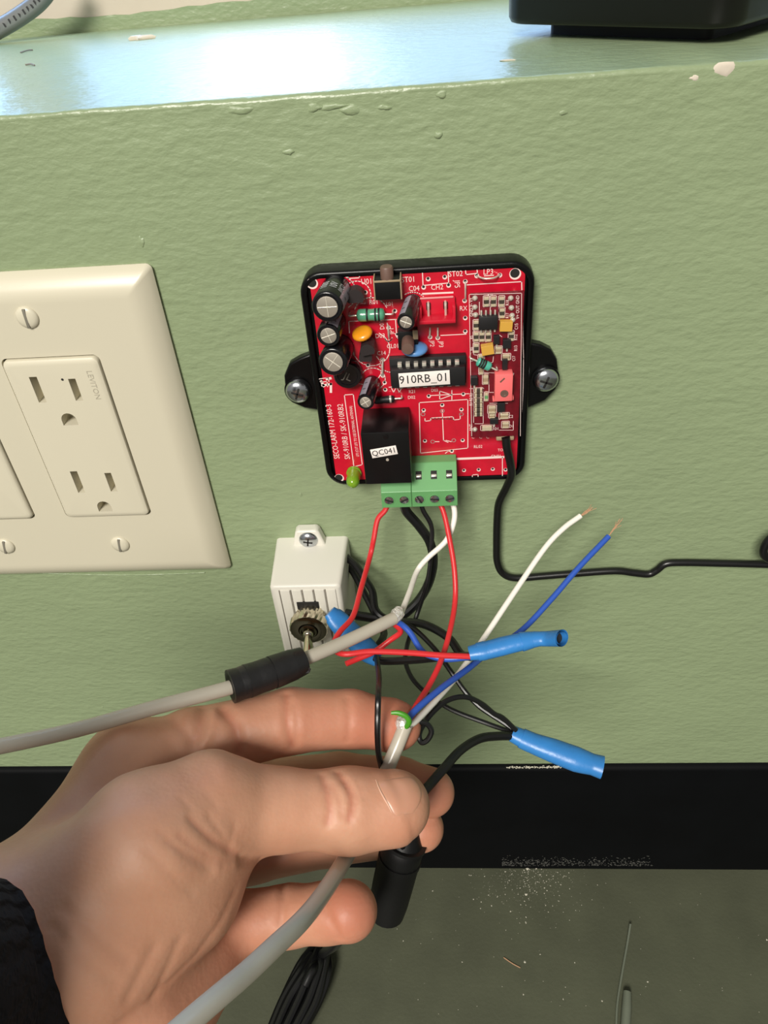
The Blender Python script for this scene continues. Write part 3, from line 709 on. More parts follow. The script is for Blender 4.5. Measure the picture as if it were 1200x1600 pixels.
dl((734, 607), (756, 607)); dl((755, 607), (755, 662)); dl((740, 607), (740, 660)); dl((765, 630), (793, 630)); dl((765, 654), (781, 655)); dl((742, 662), (755, 662)); dl((780, 672), (802, 672), (802, 658))
q.build('silkscreen', 'silk', parent=db, smooth=False)
OUTL = MB()
def smd(px, py, wpx, hpx, body='smdbody', vert=True, h=0.7, ends=True, rot=0.0, name='chip_resistor'):
    p = G(px, py, h); sx = wpx/5.05; sz = hpx/4.3
    for a_, b2_ in (((-1, -1), (1, -1)), ((1, -1), (1, 1)), ((1, 1), (-1, 1)), ((-1, 1), (-1, -1))):
        if ends: line(OUTL, [np.array([p[0]+a_[0]*sx*0.66, 0, p[2]+a_[1]*sz*0.62]), np.array([p[0]+b2_[0]*sx*0.66, 0, p[2]+b2_[1]*sz*0.62])], 0.16, DO)
    g = MB().box((p[0], -DO-h/2, p[2]), (sx, h, sz), 0.06, m=0, rot=math.radians(rot), seg=1)
    if ends:
        for s_ in (-1, 1):
            off = (0, sz*0.36*s_) if vert else (sx*0.36*s_, 0)
            g.box((p[0]+off[0], -DO-h/2, p[2]+off[1]), (sx*1.04, h*1.08, sz*0.3) if vert else (sx*0.3, h*1.08, sz*1.04), 0.05, m=1, seg=1)
    return g.build(name, [body, 'smdend'], parent=db, smooth=False)
for px, py in ((760, 472), (771, 472), (784, 472), (784.5, 490), (744, 509), (744, 527), (753, 527), (763, 527), (744, 545), (799, 526)): smd(px, py, 7, 12)
for px, py in ((747.5, 611), (747.5, 618.5), (747.5, 626.5), (747.5, 634), (747.5, 641), (747.5, 648)): smd(px, py, 12, 5.6, vert=False)
for px, py, w_, h_ in ((779, 548, 9, 9), (791, 559, 11, 8), (759, 594, 8, 13), (769, 641, 11, 11), (788, 651, 13, 8), (769, 651, 9, 6), (790, 665, 10, 9), (752, 560, 8, 8)): smd(px, py, w_, h_, 'smdtan', vert=True, name='chip_capacitor')
smd(761, 670, 16, 7, 'smdend', vert=False, name='chip_capacitor'); smd(760, 621, 5, 12, 'green', vert=True, name='chip_diode'); smd(752, 579, 6, 12, 'smdtan', name='chip_capacitor')
for px, py, w_, h_ in ((776, 532, 9, 11), (792, 538, 12, 12), (789, 570, 8, 15), (741, 596, 11, 12), (783, 637, 12, 14), (772, 659, 13, 8)):
    o = smd(px, py, w_, h_, 'ic', h=1.6, ends=False, name='small_transistor'); p = G(px, py, 0)
    g = MB()
    for k, s_ in ((-1, 1), (1, 1), (0, -1)): g.box((p[0]+k*w_/5*0.3, -DO-0.3, p[2]+s_*h_/4.3*0.6), (0.5, 0.5, 1.0))
    g.build('pins', 'silver', parent=db)
p = G(763, 505, 2)
soic = MB().box((p[0], -DO-1.2, p[2]), (5.6, 1.9, 4.3), 0.25).build('memory_chip', 'ic', parent=db)
for k in range(4):
    for s_ in (-1, 1): MB().box((p[0]-2.05+k*1.37, -DO-0.6, p[2]+s_*2.7), (0.5, 0.9, 1.5), 0.08, seg=1).build('chip_pin', 'silver', parent=db)
for px, py, a in ((791, 511, 3), (762, 548, -8)): smd(px, py, 19, 13, 'yellow', h=2.2, ends=False, rot=a, name='tantalum_capacitor')
t = axial((745, 564), (767, 574), 1.45, 1.9, 'teal', (0.22, 0.36, 0.52), db, base=DO, bandmat='dark')
p = G(787, 606, 3.4)
tr_ = MB().box((p[0], -DO-1.8, p[2]), (5.6, 3.6, 9.6), 0.25).box((p[0]-0.6, -DO-1.2, p[2]-5.0), (5.4, 2.2, 1.2), 0.2).box((p[0]+2.6, -DO-1.2, p[2]-4.8), (1.8, 1.8, 1.4), 0.3).build('trimmer', 'pink', parent=db)
MB().lathe([(1.3, 0), (1.3, 0.1), (0.7, 0.12), (0.6, 0.05)], G(788, 615, 3.6)+np.array([0, 0, 0]), n=16).build('trimmer_screw', 'brown', parent=db)
MB().box(G(785, 594, 3.6), (2.0, 0.2, 0.5), 0.05, rot=-0.8).build('trimmer_notch', 'brown', parent=db)
for s_, px, py, h_, rt in (('R18', 793, 473, 0.9, 90), ('R17', 793, 493, 0.9, 90), ('V+ OUT GND', 809, 480, 1.0, 92), ('GND V- V+', 736.5, 480, 1.0, 92), ('C15', 807, 510, 1.0, 92), ('R12', 806, 527, 1.0, 92),
                           ('R13', 806, 544, 1.0, 92), ('C17', 803, 560, 0.9, 92), ('L2', 737, 562, 1.0, 90), ('ANT', 736, 668, 1.1, 90), ('C2', 798, 651, 1.1, 0), ('D1', 799, 666, 1.1, 0), ('R1 R2 R3', 736, 624, 1.0, 90), ('R10', 766, 461, 0.8, 0), ('R6', 737, 545, 0.9, 90), ('R5', 737, 527, 0.9, 90), ('D1', 776, 670, 1.0, 0)):
    lettering(s_, G(px, py, 0.06), h_, 'silk', db, rot=math.radians(rt), squeeze=0.85)
OUTL.build('part_outlines', 'silk', parent=db, smooth=False, kind='stuff')
MB().box(G(789, 686, -1.0)+np.array([0, 0, 0.6]), (6, 1.5, 1.6), 0.4).build('solder_blob', 'smdtan', parent=db)

# ------------------------------------------------------------------ antenna lead
pts = [W(790, 683, 12), W(792, 700, 12.5), W(797, 722, 12), W(799, 742, 10.5), W(791, 762, 8), W(780, 785, 6), W(777, 810, 5), W(776, 850, 4.5), W(777, 878, 4.2), W(786, 896, 4.2), W(806, 903, 4.2),
       W(850, 900, 4), W(900, 896, 4), W(960, 892, 4), W(990, 895, 4), W(1013, 897, 4), W(1026, 891, 4), W(1040, 881, 4), W(1065, 879, 4), W(1120, 880, 4), W(1200, 882, 4), W(1300, 886, 4), W(1420, 880, 4)]
ant = empty('antenna_wire', W(1000, 890, 4), 'thick black antenna wire leaving the red board and running along the wall', 'wire')
MB().tube(spline(pts, 7), 1.45, 14).build('insulation', 'blackwire', parent=ant)
c = W(1216, 848, 7); ring_ = [(c[0]+6.0*math.cos(t), c[1]-2.5*math.sin(t*0.5), c[2]+7.0*math.sin(t)) for t in np.linspace(-1.2, 5.2, 26)]
MB().tube(spline(ring_, 3), 1.5, 14).build('coiled_end', 'blackwire', parent=ant)

# ------------------------------------------------------------------ toggle switch box
sw = empty('switch_box', (75, 0, -90), 'white ridged plastic box with a nickel toggle switch', 'switch')
SX0, SX1, SZ0, SZ1, SO = 61.6, 89.4, -93.0, -54.0, 26.0
mb = MB()
def sr_(i, off, zt_, zb_, k=0.0): return [(x, -off, z) for x, z in rrect(SX0+i+k, SX1-i-k, zb_+i, zt_-i, 1.6, 5)]
loops(mb, [sr_(-0.6, 0, SZ1+1.0, SZ0), sr_(-0.3, 8, SZ1+0.6, SZ0), sr_(0.2, SO-1.2, SZ1, SZ0, 0.2), sr_(0.5, SO-0.4, SZ1, SZ0, 0.3), sr_(1.2, SO, SZ1, SZ0, 0.3)])
bd = mb.build('box_body', 'white', parent=sw, angle=50)
tx = W(482, 840, 4)[0]
tab = MB().prism([(tx-7.5, SZ1-2), (tx-6.4, SZ1+1.6), (tx-4.9, SZ1+7.6), (tx-4.0, SZ1+8.6), (tx+3.6, SZ1+8.6), (tx+4.5, SZ1+7.6), (tx+6.2, SZ1+1.6), (tx+7.5, SZ1-2)], 0, 4.6).build('mounting_tab', 'white', parent=sw, angle=30)
b_ = tab.modifiers.new('soft', 'BEVEL'); b_.width = 0.0008; b_.segments = 3
p = W(482, 846, 5); p = np.array([p[0], -4.4, p[2]+0.5])
s = MB().lathe([(3.8, 0), (3.7, 0.5), (3.0, 1.3), (1.6, 1.9), (0.1, 2.05)], p, n=24).build('mounting_screw', 'zinc', parent=sw, angle=50)
q = MB()
for a in (10, 100): q.box((p[0], p[1]-1.75, p[2]), (3.6, 0.7, 0.7), 0.1, rot=math.radians(a))
q.build('cross_recess', 'dark', parent=s)
for k in range(5):                           # raised ribs on the face, darker strips in the joints
    x = SX0+3.9+k*4.35
    MB().box((x, -SO-0.02, (SZ0+SZ1)/2-0.6), (0.35, 0.5, SZ1-SZ0-3.2), 0.05).build('rib_groove', 'drab', parent=sw)
    MB().box((x+2.15, -SO-0.1, (SZ0+SZ1)/2-0.6), (3.7, 0.9, SZ1-SZ0-3.0), 0.3).build('rib', 'white', parent=sw)
tc_ = W(482, 984, SO+8); tc_ = np.array([tc_[0], -SO, tc_[2]])
MB().box((tc_[0]-0.3, -SO-0.5, tc_[2]+5.4), (8.4, 1.0, 4.0), 0.2).build('keyed_washer', 'dark', parent=sw)
tg = empty('toggle', tc_); tg.parent = sw; tg.location = Vector(mw(tc_))-sw.location
nn = 44
def knurl(r0, h0, h1, name):
    g = MB(); V = []
    for h in np.linspace(h0, h1, 4):
        for j in range(nn): 
            a = 2*math.pi*(j+0.25*(h-h0))/nn; r = r0+(0.28 if j % 2 else -0.12)
            V.append((tc_[0]+r*math.cos(a), -SO-h, tc_[2]+r*math.sin(a)))
    F = [(i*nn+j, i*nn+(j+1) % nn, (i+1)*nn+(j+1) % nn, (i+1)*nn+j) for i in range(3) for j in range(nn)]+[tuple(range(nn)), tuple(3*nn+j for j in range(nn))[::-1]]
    return g.add(V, F).build(name, 'chrome', parent=tg, angle=20)
knurl(5.6, 0.5, 4.4, 'lock_ring'); knurl(7.0, 4.4, 8.2, 'knurled_nut')
MB().lathe([(6.9, 8.2), (6.2, 8.6), (3.8, 8.7), (3.5, 8.3), (3.3, 9.2), (2.6, 9.5), (2.2, 9.0)], tc_, n=30).build('bushing', 'reflnickel', parent=tg, angle=35)
d = np.array([0.10, -0.93, -0.16]); d /= np.linalg.norm(d); e = tc_+np.array([0, -9.0, 0])
MB().tube([e, e+d*1.5, e+d*6, e+d*10, e+d*11.2, e+d*11.6], [1.3, 1.35, 1.7, 2.1, 2.0, 1.2], 16).build('lever', 'chrome', parent=tg, angle=40)
MB().lathe([(1.2, -1.6), (2.0, -0.7), (2.1, 0), (1.8, 0.9), (1.2, 1.5)], e+d*1.0, axis=d, n=18).build('ball_collar', 'chrome', parent=tg, angle=60)

# ------------------------------------------------------------------ wires
def simple_wire(name, label, pts, r, m, cat='wire', group=None):
    o = MB().tube(wire(pts), r, 10).build(name, m); return tag(o, label, cat, group)
T = TERM
red1 = simple_wire('hookup_wire', 'red wire looping from the leftmost terminal screw into the frayed blue tape', [T[0], (602, 797), (590, 812), (584, 842), (578, 870, 272), (564, 920), (552, 962), (532, 986, 246), (523, 1002), (524, 1016), (540, 1022, 238), (580, 1018), (640, 1020), (690, 1024, 240), (742, 1026, 241)], 0.95, 'redwire')
lead1 = simple_wire('black_lead', 'thick black lead curving from the second terminal down behind the grey cable', [T[1], (634, 797), (655, 822), (672, 848), (677, 880), (668, 915, 285), (648, 945), (620, 966, 283), (590, 966), (560, 962, 283), (540, 958, 284)], 1.75, 'blackwire')
lead2 = simple_wire('black_lead', 'thin black lead from the third terminal wandering down to the lower blue tape', [T[2], (661, 797), (674, 822), (674, 855), (668, 908), (650, 965, 280), (636, 1010), (635, 1040), (654, 1072, 262), (700, 1106), (760, 1130), (806, 1146, 252)], 0.85, 'blackwire')
lead3 = simple_wire('black_lead', 'black lead hanging from the side of the white switch box', [np.array([88.0, -5.0, -58.0]), (556, 884), (572, 908), (582, 925), (588, 955, 283), (612, 970, 280), (660, 975), (700, 996), (720, 1022, 255), (735, 1026, 250)], 1.5, 'blackwire')
lead4 = simple_wire('black_lead', 'black lead twin beside the white switch box, nearer the wall', [np.array([88.0, -3.5, -62.0]), (554, 898), (572, 932), (590, 968, 290), (600, 990, 285), (590, 1010, 275), (582, 1022, 268)], 1.4, 'blackwire')
lead5 = simple_wire('black_lead', 'black lead running level under the red wire between the blue tapes', [(585, 1028, 262), (600, 1033), (650, 1031, 256), (700, 1026), (745, 1026, 246)], 1.35, 'blackwire')
lead6 = simple_wire('black_lead', 'straight thin black lead crossing in front of the index finger', [(588, 1024, 262), (592, 1058, 232), (591, 1085, 215.5), (590, 1120, 213.5), (590, 1150, 214), (592, 1180, 217), (598, 1206, 223), (603, 1230, 226)], 0.9, 'blackwire')
lead7 = simple_wire('black_lead', 'thin black lead slanting down and twisting into the lower blue tape', [(632, 975, 270), (650, 985), (680, 1015), (705, 1050, 258), (727, 1081), (748, 1103), (768, 1117, 254), (785, 1128), (806, 1142, 251)], 0.9, 'blackwire')
lead8 = simple_wire('black_lead', 'thin black lead with a small curl beside the green stub', [(641, 1133, 226), (655, 1128), (668, 1132), (674, 1143), (668, 1156), (659, 1160), (655, 1150, 228), (660, 1135), (676, 1113), (700, 1094, 238), (727, 1089), (752, 1099), (772, 1115), (786, 1122), (806, 1141, 249)], 0.85, 'blackwire')
lead9 = simple_wire('black_lead', 'thick black lead bending from the lower blue tape into the hand', [(806, 1150, 252), (780, 1150), (750, 1154, 244), (720, 1172), (695, 1199, 230), (675, 1222), (658, 1243, 222), (645, 1275, 222), (634, 1315, 223)], 1.45, 'blackwire')

def tape(name, label, pts, radii, m, flat=0.8, open_end=False, wraps=0):
    """tape wound round wires: a lumpy tube, spiral edges standing proud"""
    path = wire(pts, 8); o = empty(name, path[0], label, 'tape'); k = len(path)
    rr = np.interp(np.linspace(0, 1, k), np.linspace(0, 1, len(radii)), radii)
    MB().tube(path, list(rr), 18, flat=flat, cap=not open_end).build('winding', m, parent=o, angle=60)
    if open_end:
        b = MB().tube(path[-6:], list(rr[-6:]*0.78), 18, flat=flat, cap=False).build('rolled_lip', m, parent=o, angle=60)
        t = path[-1]-path[-2]; MB().tube([path[-5], path[-4]], rr[-4]*0.75, 16).build('hollow', 'dark', parent=o)
    for q in range(wraps):
        i0 = int(k*(0.12+0.72*q/max(1, wraps))); seg = path[i0:i0+5]
        MB().tube(seg, list(rr[i0:i0+5]*np.linspace(1.1, 1.02, len(seg))), 18, flat=flat, cap=True).build('tape_edge', m, parent=o, angle=50)
    return o
tape('blue_tape', 'frayed tube of blue tape with an open end joining the red wire', [(733, 1021, 242), (760, 1016), (800, 1006), (835, 999, 241), (857, 998, 239.5), (878, 997, 234)], [2.5, 3.2, 3.3, 3.1, 2.6, 2.7, 2.9], 'bluetape', open_end=True, wraps=2)
tape('blue_tape', 'smooth folded blue tape hanging over the black baseboard', [(800, 1146, 252), (830, 1160), (865, 1173), (900, 1186), (925, 1194), (941, 1199, 246)], [2.9, 3.6, 4.2, 4.4, 3.7, 4.0], 'bluetape', flat=0.8, wraps=1)
tape('blue_tape', 'short blue tape splice behind the upper grey cable by the toggle', [(515, 956, 262), (530, 972), (555, 997), (575, 1017), (591, 1029, 264)], [2.6, 4.3, 4.5, 4.4, 3.3], 'bluetape', flat=0.6, wraps=1)

# upper grey cable
uc = empty('grey_cable', D(200, 1130, 215), 'grey cable wrapped with black tape crossing in front of the toggle switch', 'cable')
up = [(-700, 1330, 150), (-400, 1240, 165), (-150, 1190, 184), (-60, 1176, 190), (0, 1166, 196), (120, 1140, 205), (240, 1106, 211), (360, 1074, 217), (420, 1052, 222), (480, 1028, 228), (550, 998, 237), (616, 966, 245)]
MB().tube(wire(up), 2.1, 18).build('jacket', 'grey', parent=uc, angle=60)
tp = wire([(360, 1073, 217), (390, 1063, 219.5), (430, 1049, 223), (474, 1032, 227.5)], 8)
tw = MB().tube(tp, [4.1, 4.7, 4.9, 4.8, 4.9, 4.5, 4.7, 4.2], 22).build('tape_wrap', 'blacktape', parent=uc, angle=50)
for i, j, s_ in ((0, 6, 1.0), (7, 14, 1.06), (15, 22, 1.03)):
    MB().tube(tp[i:j], np.linspace(5.0, 4.7, j-i).tolist(), 22).build('tape_turn', 'blacktape', parent=tw, angle=40)
e = D(474, 1038, 231); MB().add([D(470, 1035, 224), D(486, 1045, 224), D(484, 1051, 224.5), D(467, 1054, 224), D(470, 1035, 224.8), D(486, 1045, 224.8), D(484, 1051, 225.3), D(467, 1054, 224.8)], [(0, 1, 2, 3), (4, 5, 6, 7), (0, 1, 5, 4), (1, 2, 6, 5), (2, 3, 7, 6), (3, 0, 4, 7)]).build('tape_tail', 'blacktape', parent=tw)
MB().tube(wire([(606, 971, 244), (616, 966, 245), (622, 958, 247), (624, 950, 248)], 4), [1.9, 2.0, 2.3, 1.4], 9).build('foil_shield', 'foil', parent=uc, angle=20)
MB().tube(wire([T[4], (710, 797), (708, 820), (696, 846), (668, 872), (652, 892, 272), (640, 925), (630, 950), (622, 966, 247), (612, 970, 245)]), 1.0, 12).build('white_conductor', 'whitewire', parent=uc)
MB().tube(wire([(612, 968, 245), (628, 976, 247), (642, 990), (656, 1013), (670, 1024, 248), (700, 1030), (745, 1025, 245)]), 1.0, 12).build('blue_conductor', 'bluewire', parent=uc)
MB().tube(wire([(610, 970, 246), (626, 986, 248), (610, 1000, 250), (585, 1018, 250), (560, 1029, 249), (541, 1037, 247)]), 0.95, 12).build('red_conductor', 'redwire', parent=uc)

# lower grey cable held by the hand
lc = empty('grey_cable', D(500, 1410, 170), 'grey cable pinched by the thumb with long stripped white and blue wires', 'cable')
lo = [(634, 1132, 220), (622, 1162, 220), (606, 1200, 219), (580, 1262, 217), (554, 1316, 214), (534, 1351, 200), (503, 1399, 180), (472, 1438, 164), (430, 1478, 153), (385, 1520, 144), (345, 1554, 137), (296, 1596, 130), (230, 1655, 122), (150, 1730, 114)]
MB().tube(wire(lo), 2.1, 18).build('jacket', 'grey', parent=lc, angle=60)
MB().tube(wire([(631, 1140, 220), (629, 1130, 220), (627, 1122, 219.5)], 4), [1.9, 2.2, 1.5], 9).build('foil_shield', 'foil', parent=lc, angle=20)
MB().tube(wire([(633, 1138, 219), (639, 1128, 217.5), (634, 1119, 217), (622, 1114, 217), (611, 1114, 217)], 6), [0.85, 0.85, 0.8, 0.5], 10).build('green_conductor', 'greenwire', parent=lc)
ww = [(634, 1136, 220), (650, 1126, 224), (680, 1095, 235), (714, 1056, 248), (750, 1006, 258), (800, 931, 265), (850, 858, 269), (880, 826, 270), (907, 806, 271)]
MB().tube(wire(ww), 1.0, 12).build('white_conductor', 'whitewire', parent=lc)
bw = [(634, 1135, 219), (645, 1114, 222), (690, 1075, 232), (730, 1046, 244), (765, 1018, 255), (815, 985, 260), (860, 938, 264), (905, 886, 267), (951, 838, 270)]
MB().tube(wire(bw), 1.0, 12).build('blue_conductor', 'bluewire', parent=lc)
MB().tube(wire([T[3], (692, 797), (701, 835), (710, 890), (711, 940, 262), (702, 990), (688, 1035), (670, 1072, 238), (652, 1100, 227), (640, 1122, 222)]), 0.95, 12).build('red_conductor', 'redwire', parent=lc)
for (px, py, d), (qx, qy) in (((906, 807, 271), (926, 796)), ((950, 839, 270), (968, 815))):
    g = MB()
    for k in range(7): g.tube(spline([D(px, py, d), D(px+(qx-px)*0.5+RNG.normal(0, 1.5), py+(qy-py)*0.5+RNG.normal(0, 1.5), d+0.3), D(qx+RNG.normal(0, 4.5), qy+RNG.normal(0, 4), d+RNG.normal(0, 1))], 4), 0.11, 6)
    g.build('bare_strands', 'copper', parent=lc, kind='stuff')

# barrel plug under the thumb and the tied cord behind
pg = empty('barrel_plug', D(606, 1430, 236), 'black cylindrical plug hanging below the thumb tip', 'plug')
pa = wire([(640, 1296, 229), (632, 1318, 230), (622, 1350, 233), (612, 1390, 237), (604, 1426, 241)], 6)
MB().tube(pa, [3.0, 4.6, 6.3, 6.5, 6.5, 6.4, 6.2, 5.6], 22).build('shell', 'matblack', parent=pg, angle=40)
for k in (5, 10): MB().tube(pa[k:k+2]+0.0, 6.75, 22).build('grip_band', 'matblack', parent=pg, angle=40)
MB().lathe([(0.7, 0), (0.7, 0.4)], D(632, 1352, 226.5), axis=-CM[:, 2], n=10).build('moulding_dot', 'slotgrey', parent=pg)
MB().tube(wire([(634, 1310, 224), (627, 1330, 226), (622, 1345, 227)], 4), 0.9, 8).build('strain_relief', 'blackwire', parent=pg)
FL = lambda px, py, h: Zp(px, py, FLOOR+h)
bu = empty('cord_bundle', FL(450, 1570, 0), 'bundle of folded shiny black cord below the little finger', 'cord')
for k in range(11):                          # folded lengths lying side by side on the floor, some over others
    a = 2*math.pi*k/11; ox, hh = 24*math.cos(a), 7.5+5.0*math.sin(a)
    top = 1500+RNG.normal(0, 9)
    MB().tube(spline([FL(499+ox*0.5, top-14, hh*0.8), FL(490+ox*0.95, top+12, hh+1.5), FL(470+ox*1.2, 1562, hh), FL(440+ox*1.05, 1625, hh), FL(400+ox*1.1, 1715, hh), FL(365+ox*1.1, 1790, hh)], 7), 2.4, 10).build('cord_strand', 'blackwire', parent=bu)
MB().tube(spline([D(548, 1432, 226), D(536, 1455, 255), D(522, 1476, 320), FL(505, 1490, 16), FL(488, 1516, 17), FL(476, 1540, 15)], 8), 2.4, 12).build('cord_tail', 'blackwire', parent=bu)

# ------------------------------------------------------------------ things on the ledge
bx = empty('black_device', Zp(1000, 62, LEDGE), 'glossy black case with rounded corners standing on the ledge', 'device')
# bottom front edge runs along the pixels (800,30)-(1130,48)
zb = LEDGE+4.0
A = Zp(868, 41, zb); Bq = Zp(1120, 48, zb); ux = Bq-A; ux[2] = 0; Lx = np.linalg.norm(ux); ux /= Lx; uy = np.array([-ux[1], ux[0], 0])
mb = MB(); rings = []
def brr(i, z): 
    return [A+ux*x+uy*y+np.array([0, 0, z-A[2]]) for x, y in rrect(-24+i, Lx+4-i, i, 95-i, max(9-i*0.5, 1), 8)]
loops(mb, [brr(2.0, zb), brr(0.7, zb+0.5), brr(0.0, zb+2.0), brr(-0.3, zb+20), brr(0, zb+42), brr(1.5, zb+44)])
mb.build('case', 'devblack', parent=bx, angle=50)
ft = MB()
loops(ft, [brr(12, LEDGE), brr(12, zb+0.5)]); ft.build('rubber_base', 'matblack', parent=bx)

cv = [Zp(-60, 82, LEDGE+4), Zp(-20, 64, LEDGE+4), Zp(10, 46, LEDGE+5.0), Zp(40, 24, LEDGE+9), Zp(62, 4, LEDGE+14), Zp(78, -20, LEDGE+21), Zp(85, -60, LEDGE+33)]
dv = 205.0
cv = []
for px, py in ((-70, 78), (-30, 60), (4, 42), (36, 22), (60, 3), (76, -18), (88, -50)):
    d_ = ray(px, py); cv.append(CAM+d_*((dv-CAM[1])/d_[1]))
kb = empty('ledge_cable', cv[1], 'dark grey printed cable arching up from the back of the ledge', 'cable')
MB().tube(spline(cv, 8), 4.0, 18).build('jacket', 'cablegrey', parent=kb, angle=60)
pp = spline(cv, 8)
for k in range(14, 38, 2):
    t = pp[k+1]-pp[k]; t /= np.linalg.norm(t); u = np.cross(t, np.array([0, 1., 0])); u /= np.linalg.norm(u); n_ = np.array([0, -1., 0])
    c = pp[k]+n_*4.02; MB().add([c-t*0.5-u*1.1, c+t*0.5-u*(1.1 if k % 4 else 0.2), c+t*0.5+u*(1.1 if k % 3 else 0.3), c-t*0.5+u*1.1], [(0, 1, 2, 3)]).build('printed_mark', 'printdark', parent=kb)

def flake(name, label, px, py, rx_, ry_, h, m, seed, cat):
    rs = np.random.default_rng(seed); c = Zp(px, py, LEDGE if cat != 'floor' else FLOOR); n = 9; rad = 1+0.3*rs.standard_normal(n)
    V = []
    for hh, s_ in ((0.02, 0.9), (h*0.5, 1.0), (h, 0.75)):
        for j in range(n):
            a = 2*math.pi*j/n; V.append((c[0]+rx_*s_*rad[j]*math.cos(a), c[1]+ry_*s_*rad[j]*math.sin(a), c[2]+hh))
    F = [(i*n+j, i*n+(j+1) % n, (i+1)*n+(j+1) % n, (i+1)*n+j) for i in range(2) for j in range(n)]+[tuple(range(n))[::-1], tuple(2*n+j for j in range(n))]
    return tag(MB().add(V, F).build(name, m, angle=60), label, 'debris')
flake('plaster_flake', 'white plaster flake lying alone on the glossy ledge', 217, 62, 5.2, 3.5, 1.6, 'chip', 3, 'ledge')
flake('paint_crumb', 'tan paint crumb at the back of the ledge by the paint line', 116, 36, 4.5, 3, 1.2, 'smdtan', 4, 'ledge')
flake('paint_crumb', 'tiny pale crumb on the ledge below the black case', 795, 95, 2.2, 0.8, 0.4, 'dust', 5, 'ledge')
for px, py, qx, qy, l in ((32, 82, 51, 78, 'dark bristle on the ledge, upper of two'), (40, 101, 54, 102, 'dark bristle on the ledge, lower of two')):
    a, b = Zp(px, py, LEDGE+0.3), Zp(qx, qy, LEDGE+0.3); tag(MB().tube(spline([a, (a+b)/2+np.array([0, 1, 0.2]), b], 4), 0.3, 6).build('bristle', 'drab'), l, 'debris')

# ------------------------------------------------------------------ litter on the floor
def Fp(px, py, h=0.0): return Zp(px, py, FLOOR+h)
st = [Fp(985, 1444, 2.5), Fp(980, 1475, 1.2), Fp(972, 1520, 0.9), Fp(965, 1565, 0.9), Fp(963, 1600, 0.9), Fp(962, 1660, 0.9), Fp(960, 1750, 0.9)]
tag(MB().tube(spline(st, 7), 0.6, 8).build('wire_offcut', 'offcut'), 'long thin pale wire offcut lying on the floor', 'wire')
st = [Fp(980, 1550, 2.4), Fp(979, 1575, 2.4), Fp(976, 1620, 2.4), Fp(972, 1690, 2.4)]
tag(MB().tube(spline(st, 6), [2.0, 2.4, 2.4, 2.4], 16).build('jacket_offcut', 'offcut'), 'short stub of dull green cable jacket on the floor', 'cable')
tag(MB().tube(spline([Fp(787, 1496, 0.4), Fp(800, 1505, 0.5), Fp(813, 1512, 0.4)], 4), 0.28, 6).build('copper_strand', 'copper'), 'single bare copper strand lying on the floor', 'wire')

def specks(name, label, items, m, seed):
    rs = np.random.default_rng(seed); mb = MB()
    for (x, y, z, r, wallside) in items:
        k = 5; rad = r*(0.6+0.6*rs.random(k)); V = []
        for j in range(k):
            a = 2*math.pi*j/k+rs.random()
            V.append((x+rad[j]*math.cos(a), y, z+rad[j]*math.sin(a)) if wallside else (x+rad[j]*math.cos(a), y+rad[j]*math.sin(a), z))
        V.append((x, y-r*0.5, z) if wallside else (x, y, z+r*0.6))
        mb.add(V, [(j, (j+1) % k, k) for j in range(k)]+[tuple(range(k))[::-1]])
    return tag(mb.build(name, m, smooth=False), label, 'dust', kind='stuff')
it = []
for _ in range(420):
    px = 828+RNG.normal(0, 42); py = 1356+abs(RNG.normal(0, 34)); p = Fp(px, py, 0.02)
    if p[1] < -3.4: it.append((p[0], p[1], p[2], 0.12+0.35*RNG.random()**4, False))
for px, py, r in ((824, 1357, 1.1), (838, 1357, 0.7), (822, 1397, 0.9), (876, 1382, 0.5), (822, 1433, 0.5), (768, 1415, 0.5), (798, 1424, 0.4), (820, 1503, 0.6), (898, 1504, 0.4), (1012, 1534, 0.5), (941, 1564, 0.5), (880, 1561, 0.5), (818, 1554, 0.5), (844, 1491, 0.4), (1198, 1468, 0.6), (722, 1503, 0.4), (676, 1392, 0.5), (630, 1470, 0.4)):
    p = Fp(px, py, 0.02); it.append((p[0], p[1], p[2], r, False))
for _ in range(70):
    p = Fp(600+620*RNG.random(), 1380+240*RNG.random(), 0.02)
    if p[1] < -4: it.append((p[0], p[1], p[2], 0.14+0.12*RNG.random(), False))
specks('plaster_dust', 'pale plaster dust scattered on the floor below the baseboard', it, 'dust', 1)
it = []
for _ in range(520):
    px = 785+235*RNG.random()**1.3; py = 1353-abs(RNG.normal(0, 6)); p = W(px, py, 3.25); it.append((p[0], p[1], p[2], 0.3+0.5*RNG.random()**2, True))
specks('grey_dust', 'grey dust clinging along the bottom of the black baseboard', it, 'greydust', 2)
it = []
for _ in range(130):
    px = 792+85*RNG.random(); p = W(px, 1198-0.008*(px-792)+RNG.normal(0, 0.9), 1.6); it.append((p[0], p[1]-0.5, p[2], 0.3+0.4*RNG.random(), True))
specks('white_dust', 'white powder line along the top lip of the baseboard', it, 'dust', 3)

